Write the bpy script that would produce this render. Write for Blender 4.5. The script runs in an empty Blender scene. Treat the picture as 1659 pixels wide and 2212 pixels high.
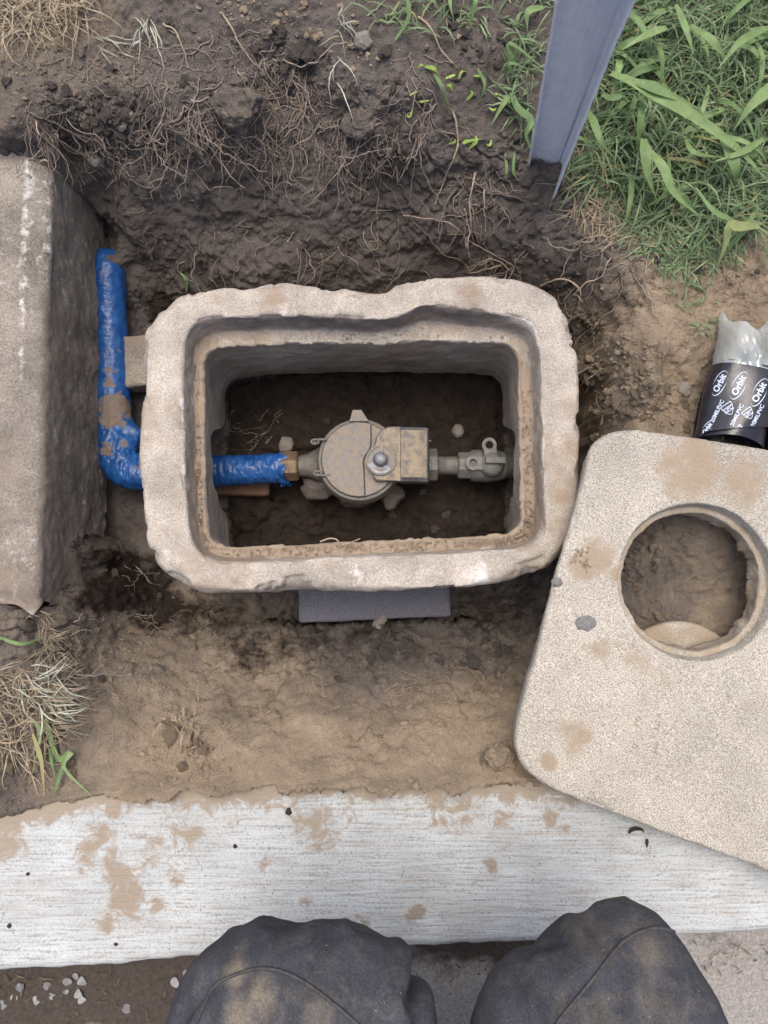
import bpy, math, random
import numpy as np
from mathutils import Vector, Matrix
from mathutils.bvhtree import BVHTree

# ------------------------------------------------------------------ camera, sky, sun, exposure
scene = bpy.context.scene
C = scene.collection
TILT = math.radians(4.0)
CAM_Z = 1.10
FPX = 1664.0                       # focal length in photo pixels (picture 1659 x 2212)
cam_data = bpy.data.cameras.new('camera')
cam_data.sensor_fit = 'HORIZONTAL'
cam_data.sensor_width = 36.0
cam_data.lens = 36.0 * FPX / 1659.0
cam_data.clip_start = 0.02
cam_data.clip_end = 500.0
cam = bpy.data.objects.new('camera', cam_data)
cam.location = (0, 0, CAM_Z)
cam.rotation_euler = (TILT, 0, 0)
C.objects.link(cam)
scene.camera = cam

SUN_EL = math.radians(76)
world = bpy.data.worlds.new('World')
scene.world = world
world.use_nodes = True
wn = world.node_tree
bg = wn.nodes['Background']
sky = wn.nodes.new('ShaderNodeTexSky')
sky.sky_type = 'NISHITA'
sky.sun_disc = False
sky.sun_elevation = SUN_EL
sky.sun_rotation = math.radians(-12)
sky.air_density = 0.7
sky.dust_density = 6.0
sky.ozone_density = 1.0
wn.links.new(sky.outputs[0], bg.inputs[0])
bg.inputs[1].default_value = 0.15
sun_data = bpy.data.lights.new('sun', 'SUN')
sun_data.energy = 0.6
sun_data.angle = math.radians(35)
sun_data.color = (1.0, 0.965, 0.91)
sun = bpy.data.objects.new('sun', sun_data)
sun.rotation_euler = (-(math.pi / 2 - SUN_EL), 0, math.radians(12))
sun.location = (0, 2, 4)
C.objects.link(sun)
scene.view_settings.view_transform = 'Standard'
scene.view_settings.look = 'None'
scene.view_settings.gamma = 1.0
scene.view_settings.use_curve_mapping = False
scene.view_settings.exposure = 0.85

# ------------------------------------------------------------------ helpers
rng = np.random.default_rng(7)
random.seed(7)
ct, st = math.cos(TILT), math.sin(TILT)

def ray(px, py):
    dx = (px - 829.5) / FPX
    dy = -(py - 1106.0) / FPX
    return Vector((dx, dy * ct + st, dy * st - ct))

def P(px, py, z):
    """photo pixel -> point on the level z"""
    d = ray(px, py)
    k = (z - CAM_Z) / d.z
    return Vector((d.x * k, d.y * k, z))

def PA(pts, z):
    return np.array([P(x, y, z)[:2] for x, y in pts])

def _hash(ix, iy, iz, seed):
    h = (ix * 374761393 + iy * 668265263 + iz * 2147483647 + seed * 974634541) & 0xFFFFFFFF
    h = ((h ^ (h >> 13)) * 1274126177) & 0xFFFFFFFF
    h = ((h ^ (h >> 16)) * 2246822519) & 0xFFFFFFFF
    return ((h ^ (h >> 15)) & 0xFFFFFF).astype(np.float64) / 0xFFFFFF

def vnoise(p, seed=0):
    """value noise in -1..1 ; p (N,3)"""
    f = np.floor(p)
    i = f.astype(np.int64)
    t = p - f
    t = t * t * t * (t * (t * 6 - 15) + 10)
    r = 0
    for dx in (0, 1):
        wx = t[:, 0] if dx else 1 - t[:, 0]
        for dy in (0, 1):
            wy = t[:, 1] if dy else 1 - t[:, 1]
            for dz in (0, 1):
                wz = t[:, 2] if dz else 1 - t[:, 2]
                r = r + wx * wy * wz * _hash(i[:, 0] + dx, i[:, 1] + dy, i[:, 2] + dz, seed)
    return r * 2 - 1

def fbm(p, scale, octaves=4, gain=0.5, seed=0):
    a, s, out = 1.0, scale, 0
    for o in range(octaves):
        out = out + a * vnoise(p * s + 17.3 * o, seed + o)
        a *= gain
        s *= 2.03
    return out

def worley(p, scale, seed=0):
    """distance to the nearest and second feature point, in cells; p (N,3)"""
    q = p * scale
    f = np.floor(q)
    i = f.astype(np.int64)
    d1 = np.full(len(p), 9.0)
    d2 = np.full(len(p), 9.0)
    for dx in (-1, 0, 1):
        for dy in (-1, 0, 1):
            for dz in (-1, 0, 1):
                a, b, c = i[:, 0] + dx, i[:, 1] + dy, i[:, 2] + dz
                px = a + _hash(a, b, c, seed) - q[:, 0]
                py = b + _hash(a, b, c, seed + 1) - q[:, 1]
                pz = c + _hash(a, b, c, seed + 2) - q[:, 2]
                d = np.sqrt(px * px + py * py + pz * pz)
                d2 = np.minimum(d2, np.maximum(d1, d))
                d1 = np.minimum(d1, d)
    return d1, d2

def sstep(a, b, x):
    t = np.clip((x - a) / (b - a), 0, 1)
    return t * t * (3 - 2 * t)

def mesh_quads(name, V, F, smooth=True, attrs=None):
    """numpy mesh; F (M,4) or (M,3)"""
    V = np.asarray(V, np.float32)
    F = np.asarray(F, np.int32)
    me = bpy.data.meshes.new(name)
    n = F.shape[1]
    me.vertices.add(len(V))
    me.vertices.foreach_set('co', V.ravel())
    me.loops.add(F.size)
    me.loops.foreach_set('vertex_index', F.ravel())
    me.polygons.add(len(F))
    me.polygons.foreach_set('loop_start', np.arange(0, F.size, n, dtype=np.int32))
    me.polygons.foreach_set('loop_total', np.full(len(F), n, np.int32))
    me.polygons.foreach_set('use_smooth', np.full(len(F), smooth, bool))
    me.update(calc_edges=True)
    for k, a in (attrs or {}).items():
        at = me.attributes.new(k, 'FLOAT', 'POINT')
        at.data.foreach_set('value', np.asarray(a, np.float32))
    return me

def mesh_poly(name, V, F, smooth=True):
    me = bpy.data.meshes.new(name)
    me.from_pydata([tuple(v) for v in V], [], [tuple(int(i) for i in f) for f in F])
    if smooth:
        me.polygons.foreach_set('use_smooth', [True] * len(me.polygons))
    me.update()
    return me

def add(name, me, material, parent=None, label=None, cat=None, group=None, kind=None):
    o = bpy.data.objects.new(name, me)
    C.objects.link(o)
    if material is not None and me is not None and not me.materials:
        me.materials.append(material)
    if parent is not None:
        o.parent = parent
    if label: o['label'] = label
    if cat: o['category'] = cat
    if group: o['group'] = group
    if kind: o['kind'] = kind
    return o

def empty(name, loc, label, cat, group=None):
    o = bpy.data.objects.new(name, None)
    C.objects.link(o)
    o.location = loc
    o.empty_display_size = 0.02
    o['label'] = label
    o['category'] = cat
    if group: o['group'] = group
    return o

def part(name, me, material, parent, **k):
    """part whose mesh is given in world coordinates; parent is an Empty without rotation"""
    root = parent
    off = Vector((0, 0, 0))
    while root is not None:
        off = off + Vector(root.location)
        root = root.parent
    o = add(name, me, material, parent, **k)
    o.location = -off
    return o

class Geo:
    """collects vertices and faces"""
    def __init__(self):
        self.V, self.F, self.n = [], [], 0
    def put(self, V, F):
        V = np.asarray(V, float)
        self.V.append(V)
        self.F.extend([tuple(i + self.n for i in f) for f in F])
        self.n += len(V)
    def mesh(self, name, smooth=True):
        return mesh_poly(name, np.concatenate(self.V), self.F, smooth)

def grid_faces(nu, nv, wrap_u=False, wrap_v=False):
    mu = nu if wrap_u else nu - 1
    mv = nv if wrap_v else nv - 1
    a, b = np.meshgrid(np.arange(mu), np.arange(mv), indexing='ij')
    a, b = a.ravel(), b.ravel()
    a2, b2 = (a + 1) % nu, (b + 1) % nv
    return np.stack([a * nv + b, a2 * nv + b, a2 * nv + b2, a * nv + b2], 1)

def frames(pts):
    pts = np.asarray(pts, float)
    T = np.gradient(pts, axis=0)
    T /= np.linalg.norm(T, axis=1)[:, None] + 1e-12
    up = np.array([0, 0, 1.0])
    if abs(T[0] @ up) > 0.9: up = np.array([0, 1.0, 0])
    N = np.zeros_like(pts)
    n = up - T[0] * (T[0] @ up)
    for i in range(len(pts)):
        n = n - T[i] * (T[i] @ n)
        n /= np.linalg.norm(n) + 1e-12
        N[i] = n
    return T, N, np.cross(T, N)

def tube(pts, r, sides=8, cap=True):
    pts = np.asarray(pts, float)
    m = len(pts)
    r = np.broadcast_to(np.asarray(r, float), (m,))
    T, N, B = frames(pts)
    a = np.arange(sides) * 2 * math.pi / sides
    V = pts[:, None, :] + r[:, None, None] * (np.cos(a)[None, :, None] * N[:, None, :] + np.sin(a)[None, :, None] * B[:, None, :])
    F = [tuple(f) for f in grid_faces(m, sides, wrap_v=True)]
    if cap:
        F.append(tuple(range(sides - 1, -1, -1)))
        F.append(tuple((m - 1) * sides + k for k in range(sides)))
    return V.reshape(-1, 3), F

def catmull(pts, n):
    """smooth curve through points, n samples"""
    p = np.asarray(pts, float)
    p = np.vstack([2 * p[0] - p[1], p, 2 * p[-1] - p[-2]])
    m = len(p) - 3
    out = []
    for s in np.linspace(0, m - 1e-6, n):
        i = int(s); t = s - i
        a, b, c, d = p[i], p[i + 1], p[i + 2], p[i + 3]
        out.append(0.5 * (2 * b + (c - a) * t + (2 * a - 5 * b + 4 * c - d) * t * t + (3 * b - a - 3 * c + d) * t ** 3))
    return np.array(out)

def prism(poly, z0, z1, bevel=0.0):
    """closed polygon (counter-clockwise, xy) extruded, small chamfer on top"""
    poly = np.asarray(poly, float)
    n = len(poly)
    if bevel:
        c = poly.mean(0)
        e = np.roll(poly, -1, 0) - np.roll(poly, 1, 0)
        nrm = np.stack([-e[:, 1], e[:, 0]], 1)
        nrm /= np.linalg.norm(nrm, axis=1)[:, None] + 1e-12
        ins = poly + nrm * bevel
        R = [np.c_[poly, np.full(n, z0)], np.c_[poly, np.full(n, z1 - bevel)], np.c_[ins, np.full(n, z1)]]
    else:
        R = [np.c_[poly, np.full(n, z0)], np.c_[poly, np.full(n, z1)]]
    V = np.concatenate(R)
    F = []
    for k in range(len(R) - 1):
        for i in range(n):
            j = (i + 1) % n
            F.append((k * n + i, k * n + j, (k + 1) * n + j, (k + 1) * n + i))
    F.append(tuple(range((len(R) - 1) * n, len(R) * n)))
    F.append(tuple(range(n - 1, -1, -1)))
    return V, F

def lathe(profile, sides=48, center=(0, 0, 0)):
    pr = np.asarray(profile, float)
    a = np.arange(sides) * 2 * math.pi / sides
    V = np.stack([pr[:, 0][:, None] * np.cos(a), pr[:, 0][:, None] * np.sin(a), np.repeat(pr[:, 1][:, None], sides, 1)], -1)
    V = V.reshape(-1, 3) + np.asarray(center)
    F = [tuple(f) for f in grid_faces(len(pr), sides, wrap_v=True)]
    F = [f[::-1] for f in F]
    F.append(tuple((len(pr) - 1) * sides + k for k in range(sides)))
    F.append(tuple(range(sides - 1, -1, -1)))
    return V, F

# ------------------------------------------------------------------ materials
class NT:
    def __init__(self, name):
        self.m = bpy.data.materials.new(name)
        self.m.use_nodes = True
        self.t = self.m.node_tree
        self.b = self.t.nodes['Principled BSDF']
        self.tc = self.t.nodes.new('ShaderNodeTexCoord').outputs['Object']
    def link(self, a, b): self.t.links.new(a, b)
    def noise(self, scale, detail=4, rough=0.55, vec=None, dist=0.0, out=0):
        n = self.t.nodes.new('ShaderNodeTexNoise')
        n.inputs['Scale'].default_value = scale
        n.inputs['Detail'].default_value = detail
        n.inputs['Roughness'].default_value = rough
        n.inputs['Distortion'].default_value = dist
        self.link(vec or self.tc, n.inputs['Vector'])
        return n.outputs[out]
    def voro(self, scale, vec=None, feature='F1', out='Distance'):
        n = self.t.nodes.new('ShaderNodeTexVoronoi')
        n.feature = feature
        n.inputs['Scale'].default_value = scale
        self.link(vec or self.tc, n.inputs['Vector'])
        return n.outputs[out]
    def mapping(self, scale=(1, 1, 1), rot=(0, 0, 0), vec=None):
        n = self.t.nodes.new('ShaderNodeMapping')
        n.inputs['Scale'].default_value = scale
        n.inputs['Rotation'].default_value = rot
        self.link(vec or self.tc, n.inputs['Vector'])
        return n.outputs[0]
    def ramp(self, fac, stops):
        n = self.t.nodes.new('ShaderNodeValToRGB')
        e = n.color_ramp.elements
        while len(e) < len(stops): e.new(0.5)
        for k, (p, c) in enumerate(stops):
            e[k].position = p
            e[k].color = (*c, 1) if not isinstance(c, (int, float)) else (c, c, c, 1)
        self.link(fac, n.inputs[0])
        return n.outputs[0]
    def math(self, op, a, b=None, clamp=False):
        n = self.t.nodes.new('ShaderNodeMath')
        n.operation = op
        n.use_clamp = clamp
        for k, v in enumerate((a, b)):
            if v is None: continue
            if isinstance(v, (int, float)): n.inputs[k].default_value = v
            else: self.link(v, n.inputs[k])
        return n.outputs[0]
    def mix(self, fac, a, b, mode='MIX'):
        n = self.t.nodes.new('ShaderNodeMix')
        n.data_type = 'RGBA'
        n.blend_type = mode
        n.clamp_factor = True
        for k, v in ((0, fac), (6, a), (7, b)):
            if isinstance(v, (int, float)): n.inputs[k].default_value = v
            elif isinstance(v, tuple): n.inputs[k].default_value = (*v, 1)
            else: self.link(v, n.inputs[k])
        return n.outputs[2]
    def attr(self, name):
        n = self.t.nodes.new('ShaderNodeAttribute')
        n.attribute_name = name
        return n.outputs['Fac']
    def rnd(self):
        return self.t.nodes.new('ShaderNodeObjectInfo').outputs['Random']
    def island(self):
        return self.t.nodes.new('ShaderNodeNewGeometry').outputs['Random Per Island']
    def upness(self):
        g = self.t.nodes.new('ShaderNodeNewGeometry')
        s = self.t.nodes.new('ShaderNodeSeparateXYZ')
        self.link(g.outputs['Normal'], s.inputs[0])
        return s.outputs[2]
    def bump(self, h, strength=0.5, dist=0.002, prev=None):
        n = self.t.nodes.new('ShaderNodeBump')
        n.inputs['Strength'].default_value = strength
        n.inputs['Distance'].default_value = dist
        self.link(h, n.inputs['Height'])
        if prev is not None: self.link(prev, n.inputs['Normal'])
        self.link(n.outputs[0], self.b.inputs['Normal'])
        return n.outputs[0]
    def done(self, color=None, rough=0.8, spec=0.3, metal=0.0):
        if isinstance(color, tuple): self.b.inputs['Base Color'].default_value = (*color, 1)
        elif color is not None: self.link(color, self.b.inputs['Base Color'])
        if isinstance(rough, (int, float)): self.b.inputs['Roughness'].default_value = rough
        else: self.link(rough, self.b.inputs['Roughness'])
        self.b.inputs['Specular IOR Level'].default_value = spec
        self.b.inputs['Metallic'].default_value = metal
        return self.m

def soil_mat():
    s = NT('soil')
    grey = s.ramp(s.noise(9, 6, 0.6), [(0.3, (0.105, 0.091, 0.080)), (0.7, (0.170, 0.149, 0.131))])
    tan = s.ramp(s.noise(14, 6, 0.65), [(0.28, (0.225, 0.178, 0.125)), (0.72, (0.41, 0.328, 0.232))])
    moist = s.ramp(s.noise(40, 5, 0.6), [(0.3, (0.024, 0.018, 0.014)), (0.75, (0.052, 0.040, 0.031))])  # damp soil, kept extra dark to carry pit and box shade too
    d = s.math('ADD', s.attr('dry'), s.math('MULTIPLY', s.math('SUBTRACT', s.noise(26, 5, 0.6), 0.5), 0.7))
    c = s.mix(s.ramp(d, [(0.25, 0.0), (0.75, 1.0)]), grey, tan)
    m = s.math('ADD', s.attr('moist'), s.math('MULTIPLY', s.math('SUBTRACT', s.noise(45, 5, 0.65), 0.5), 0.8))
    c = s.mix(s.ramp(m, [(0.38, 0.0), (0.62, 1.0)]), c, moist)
    grain = s.noise(620, 3, 0.7)
    c = s.mix(1.0, c, s.ramp(grain, [(0.25, 0.62), (0.5, 1.0), (0.8, 1.32)]), 'MULTIPLY')
    fleck = s.ramp(s.voro(170), [(0.06, 1.0), (0.11, 0.0)])
    pick = s.ramp(s.noise(75, 2, 0.5), [(0.60, 0.0), (0.64, 1.0)])
    c = s.mix(s.math('MULTIPLY', s.math('MULTIPLY', fleck, pick), 0.6), c, (0.5, 0.44, 0.36))
    h = s.math('ADD', s.noise(420, 5, 0.7), s.math('MULTIPLY', s.noise(110, 5, 0.65), 1.4))
    s.bump(h, 0.9, 0.0045)
    return s.done(c, 0.95, 0.12)
SOIL = soil_mat()
SOILC = SOIL

def clod_mat(name, lo, hi):
    s = NT(name)
    c = s.mix(s.island(), lo, hi)
    c = s.mix(1.0, c, s.ramp(s.noise(500, 4, 0.7), [(0.25, 0.6), (0.8, 1.35)]), 'MULTIPLY')
    s.bump(s.noise(350, 5, 0.7), 0.6, 0.003)
    return s.done(c, 0.95, 0.12)
CLOD = clod_mat('soil_crumb', (0.115, 0.096, 0.080), (0.215, 0.180, 0.143))
PEBBLE = clod_mat('pebble_stone', (0.14, 0.125, 0.108), (0.23, 0.21, 0.18))

def concrete_mat(name, base_lo, base_hi, speck=0.5, scale=380, dirt_lo=(0.23, 0.18, 0.125), dirt_hi=(0.37, 0.30, 0.215), scale2=9, vary=(0.72, 1.18), sharp=0.165):
    s = NT(name)
    g = s.noise(scale, 3, 0.75)
    c = s.mix(s.ramp(g, [(0.5 - sharp, 0.0), (0.5 + sharp, 1.0)]), base_lo, base_hi)
    pal = s.ramp(s.noise(scale2, 6, 0.62), [(0.32, vary[0]), (0.68, vary[1])])
    c = s.mix(1.0, c, pal, 'MULTIPLY')
    dots = s.ramp(s.voro(scale * 0.55), [(0.10, 1.0), (0.22, 0.0)])
    pick = s.ramp(s.noise(scale * 0.3, 2, 0.5), [(0.50, 0.0), (0.58, 1.0)])
    c = s.mix(s.math('MULTIPLY', s.math('MULTIPLY', dots, pick), speck), c, (0.10, 0.09, 0.08))
    chalk = s.math('ADD', s.attr('chalk'), s.math('MULTIPLY', s.math('SUBTRACT', s.noise(60, 5, 0.7), 0.5), 1.3))
    c = s.mix(s.ramp(chalk, [(0.5, 0.0), (0.75, 0.75)]), c, (0.66, 0.645, 0.62))
    d = s.math('ADD', s.attr('dirt'), s.math('MULTIPLY', s.math('SUBTRACT', s.noise(33, 6, 0.68), 0.5), 1.1))
    dirt = s.mix(s.noise(300, 3, 0.7), dirt_lo, dirt_hi)
    c = s.mix(s.ramp(d, [(0.42, 0.0), (0.72, 0.88)]), c, dirt)
    st_ = s.math('ADD', s.attr('stain_shade'), s.math('MULTIPLY', s.math('SUBTRACT', s.noise(40, 5, 0.65), 0.5), 0.7))  # staining together with shade painted into the concrete colour
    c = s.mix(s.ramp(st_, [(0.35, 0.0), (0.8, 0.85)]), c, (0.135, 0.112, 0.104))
    s.bump(s.math('ADD', g, s.math('MULTIPLY', s.noise(90, 4, 0.6), 1.2)), 0.45, 0.0035)
    return s.done(c, 0.93, 0.15)
BOXCON = concrete_mat('box_concrete', (0.255, 0.222, 0.182), (0.525, 0.48, 0.415), 0.35, 460, (0.21, 0.16, 0.115), (0.36, 0.285, 0.205), 13, (0.68, 1.22))
LIDCON = concrete_mat('lid_concrete', (0.195, 0.172, 0.137), (0.60, 0.565, 0.49), 0.7, 520, vary=(0.80, 1.10), sharp=0.15)
OLDCON = concrete_mat('old_concrete', (0.15, 0.13, 0.11), (0.31, 0.28, 0.235), 0.3, 300, (0.155, 0.125, 0.098), (0.27, 0.225, 0.175), 12, (0.62, 1.25))

def kerb_mat():
    s = NT('white_painted_kerb')
    broom = s.mapping((16, 300, 60))
    lines = s.noise(1.0, 4, 0.65, broom)
    broad = s.noise(1.0, 3, 0.6, s.mapping((5, 90, 20)))
    paint = s.ramp(s.noise(12, 5, 0.6), [(0.3, (0.36, 0.385, 0.38)), (0.7, (0.50, 0.535, 0.535))])
    worn = s.math('ADD', s.math('MULTIPLY', lines, 0.62), s.math('MULTIPLY', s.noise(240, 4, 0.7), 0.48))
    c = s.mix(s.ramp(worn, [(0.38, 0.95), (0.57, 0.0)]), paint, (0.21, 0.195, 0.17))
    c = s.mix(s.ramp(broad, [(0.5, 0.0), (0.75, 0.5)]), c, (0.33, 0.29, 0.24))
    sp_ = s.math('MULTIPLY', s.ramp(s.noise(330, 4, 0.75), [(0.54, 0.0), (0.63, 1.0)]), s.ramp(s.noise(17, 5, 0.65), [(0.40, 0.2), (0.6, 1.0)]))
    c = s.mix(s.math('MULTIPLY', sp_, 0.75), c, (0.26, 0.215, 0.16))
    pits = s.ramp(s.voro(120), [(0.10, 1.0), (0.2, 0.0)])
    pick = s.ramp(s.noise(60, 2, 0.5), [(0.50, 0.0), (0.56, 1.0)])
    c = s.mix(s.math('MULTIPLY', s.math('MULTIPLY', pits, pick), 0.75), c, (0.13, 0.11, 0.09))
    d = s.math('ADD', s.attr('dirt'), s.math('MULTIPLY', s.math('SUBTRACT', s.noise(36, 8, 0.72, dist=0.8), 0.5), 1.9))
    d = s.math('ADD', d, s.math('MULTIPLY', s.math('SUBTRACT', lines, 0.5), 0.5))
    dirt = s.mix(s.noise(220, 4, 0.7), (0.205, 0.165, 0.118), (0.335, 0.277, 0.205))
    c = s.mix(s.ramp(d, [(0.44, 0.0), (0.66, 0.92)]), c, dirt)
    s.bump(s.math('ADD', s.math('MULTIPLY', lines, 1.0), s.math('MULTIPLY', s.noise(300, 4, 0.7), 0.5)), 0.5, 0.003)
    return s.done(c, 0.85, 0.25)
KERB = kerb_mat()

def gutter_mat():
    s = NT('gutter_concrete')
    g = s.noise(240, 4, 0.75)
    c = s.ramp(g, [(0.3, (0.17, 0.155, 0.135)), (0.7, (0.40, 0.385, 0.36))])
    d = s.math('ADD', s.attr('dirt'), s.math('MULTIPLY', s.math('SUBTRACT', s.noise(18, 6, 0.65), 0.5), 0.9))
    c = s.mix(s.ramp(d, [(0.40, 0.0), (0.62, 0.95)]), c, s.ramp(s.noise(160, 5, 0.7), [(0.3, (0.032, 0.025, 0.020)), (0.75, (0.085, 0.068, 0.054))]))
    s.bump(s.math('ADD', g, s.noise(60, 5, 0.6)), 0.6, 0.004)
    return s.done(c, 0.92, 0.15)
GUTTER = gutter_mat()

def simple(name, lo, hi, scale=200, rough=0.8, spec=0.3, metal=0.0, bump=0.3, bdist=0.001, per=None):
    s = NT(name)
    c = s.mix(s.ramp(s.noise(scale, 4, 0.65), [(0.3, 0.0), (0.7, 1.0)]), lo, hi)
    if per == 'island':
        c = s.mix(1.0, c, s.ramp(s.island(), [(0.0, 0.6), (1.0, 1.35)]), 'MULTIPLY')
    elif per == 'object':
        c = s.mix(1.0, c, s.ramp(s.rnd(), [(0.0, 0.65), (1.0, 1.3)]), 'MULTIPLY')
    s.bump(s.noise(scale * 1.5, 4, 0.65), bump, bdist)
    return s.done(c, rough, spec, metal)
ROOT = simple('root_fibre', (0.16, 0.13, 0.105), (0.30, 0.25, 0.205), 160, 0.9, 0.15, per='island')
ROOTPALE = simple('pale_root', (0.25, 0.19, 0.13), (0.42, 0.34, 0.25), 160, 0.9, 0.15)
STRAW = simple('straw', (0.19, 0.15, 0.10), (0.37, 0.31, 0.215), 120, 0.8, 0.2, per='island')
BLEACH = simple('bleached_grass', (0.25, 0.255, 0.19), (0.43, 0.44, 0.36), 120, 0.8, 0.2, per='island')

def grass_mat(name, lo, hi, per):
    s = NT(name)
    r = s.island() if per == 'island' else s.rnd()
    c = s.mix(r, lo, hi)
    c = s.mix(1.0, c, s.ramp(s.noise(60, 3, 0.6), [(0.3, 0.8), (0.7, 1.2)]), 'MULTIPLY')
    c = s.mix(s.ramp(r, [(0.93, 0.0), (0.97, 0.8)]), c, (0.36, 0.30, 0.14))
    m = s.done(c, 0.5, 0.35)
    tr = s.t.nodes.new('ShaderNodeBsdfTranslucent')
    s.link(c, tr.inputs[0])
    mx = s.t.nodes.new('ShaderNodeMixShader')
    mx.inputs[0].default_value = 0.3
    out = s.t.nodes['Material Output']
    s.link(s.b.outputs[0], mx.inputs[1]); s.link(tr.outputs[0], mx.inputs[2]); s.link(mx.outputs[0], out.inputs[0])
    return m
GRASS = grass_mat('grass', (0.095, 0.16, 0.075), (0.25, 0.335, 0.175), 'island')
BROAD = grass_mat('broad_grass', (0.12, 0.205, 0.075), (0.235, 0.335, 0.135), 'object')
SPRIG = grass_mat('young_leaf', (0.22, 0.36, 0.06), (0.34, 0.46, 0.12), 'object')
# ------------------------------------------------------------------ outlines of the meter box, read off the photograph
BX_OUT = [(308,800),(312,735),(330,688),(372,652),(430,632),(500,623),(530,628),(585,612),(640,612),(700,622),(760,628),(800,631),(836,629),(868,613),(950,605),(1050,602),(1120,608),(1180,633),(1218,672),(1238,730),(1246,800),(1249,900),(1250,1000),(1249,1080),(1230,1160),(1200,1212),(1130,1248),(1050,1268),(900,1278),(700,1281),(500,1283),(440,1283),(398,1264),(360,1240),(327,1195),(313,1130),(306,1000),(306,900)]
BX_RIM = [(312,800),(316,738),(334,692),(375,657),(432,637),(500,629),(530,635),(585,617),(640,617),(700,628),(760,636),(800,640),(836,638),(868,619),(950,610),(1050,607),(1118,613),(1176,638),(1212,676),(1232,732),(1240,800),(1244,900),(1244,1000),(1240,1080),(1222,1155),(1180,1198),(1110,1222),(1060,1236),(1020,1258),(960,1268),(900,1268),(860,1262),(800,1264),(740,1258),(700,1240),(650,1244),(600,1252),(540,1270),(490,1264),(440,1260),(398,1246),(362,1226),(332,1188),(318,1128),(311,1000),(311,900)]
BX_LIP = [(392,800),(396,745),(415,705),(450,688),(520,684),(620,683),(700,682),(770,688),(830,690),(880,676),(920,662),(1000,668),(1090,680),(1140,695),(1160,725),(1166,800),(1170,900),(1172,1000),(1176,1080),(1176,1130),(1160,1165),(1120,1185),(1040,1192),(900,1198),(700,1208),(520,1212),(460,1208),(425,1190),(408,1150),(402,1080),(398,1000),(395,900)]
BX_LEDGE = [(437,800),(441,775),(456,757),(490,748),(600,742),(700,741),(800,741),(900,738),(1000,737),(1080,740),(1105,752),(1118,775),(1120,830),(1122,900),(1124,1000),(1127,1080),(1128,1120),(1118,1142),(1095,1155),(1040,1160),(900,1166),(700,1175),(560,1182),(490,1183),(462,1172),(447,1150),(442,1080),(440,1000),(438,900)]
NB = 640
BC = np.array(P(779, 940, 0)[:2])
ANG = np.arange(NB) * 2 * math.pi / NB - math.pi
def polar(poly, z):
    """outline as radius over angle about the box centre"""
    pts = PA(poly, z)
    n = len(pts)
    dense = []
    cm = catmull(np.vstack([pts, pts[:1]]), n * 24)
    q = cm - BC
    a = np.arctan2(q[:, 1], q[:, 0])
    r = np.hypot(q[:, 0], q[:, 1])
    o = np.argsort(a)
    return np.interp(ANG, a[o], r[o], period=2 * math.pi)
def ringxy(r): return np.stack([BC[0] + r * np.cos(ANG), BC[1] + r * np.sin(ANG)], 1)
R_OUT, R_RIM, R_LIP, R_LEDGE = polar(BX_OUT, -0.03), polar(BX_RIM, 0.0), polar(BX_LIP, 0.0), polar(BX_LEDGE, -0.052)
def box_radius(x, y, R):
    a = np.arctan2(y - BC[1], x - BC[0])
    return np.hypot(x - BC[0], y - BC[1]) - np.interp(a, ANG, R, period=2 * math.pi)

KB_BACK = [(-300,1800),(-100,1775),(0,1757),(150,1722),(300,1703),(450,1694),(600,1689),(800,1687),(1000,1685),(1130,1684),(1300,1684),(1500,1684),(1659,1684),(1900,1684)]
KB_FRONT = [(-300,2130),(0,2104),(200,2092),(400,2076),(600,2064),(800,2053),(1000,2045),(1240,2036),(1500,2026),(1659,2019),(1900,2008)]
KBX = PA(KB_BACK, 0.0); KFX = PA(KB_FRONT, 0.0)
def kerb_back(x): return np.interp(x, KBX[:, 0], KBX[:, 1])
def kerb_front(x):
    y = np.interp(x, KFX[:, 0], KFX[:, 1])
    return y
SLAB_X = -0.497
SLAB_Y1 = P(40, 335, 0.0).y       # soil covers the pavement beyond this line
SLAB_Y0 = P(60, 1318, 0.0).y      # near end of the pavement edge

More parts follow.
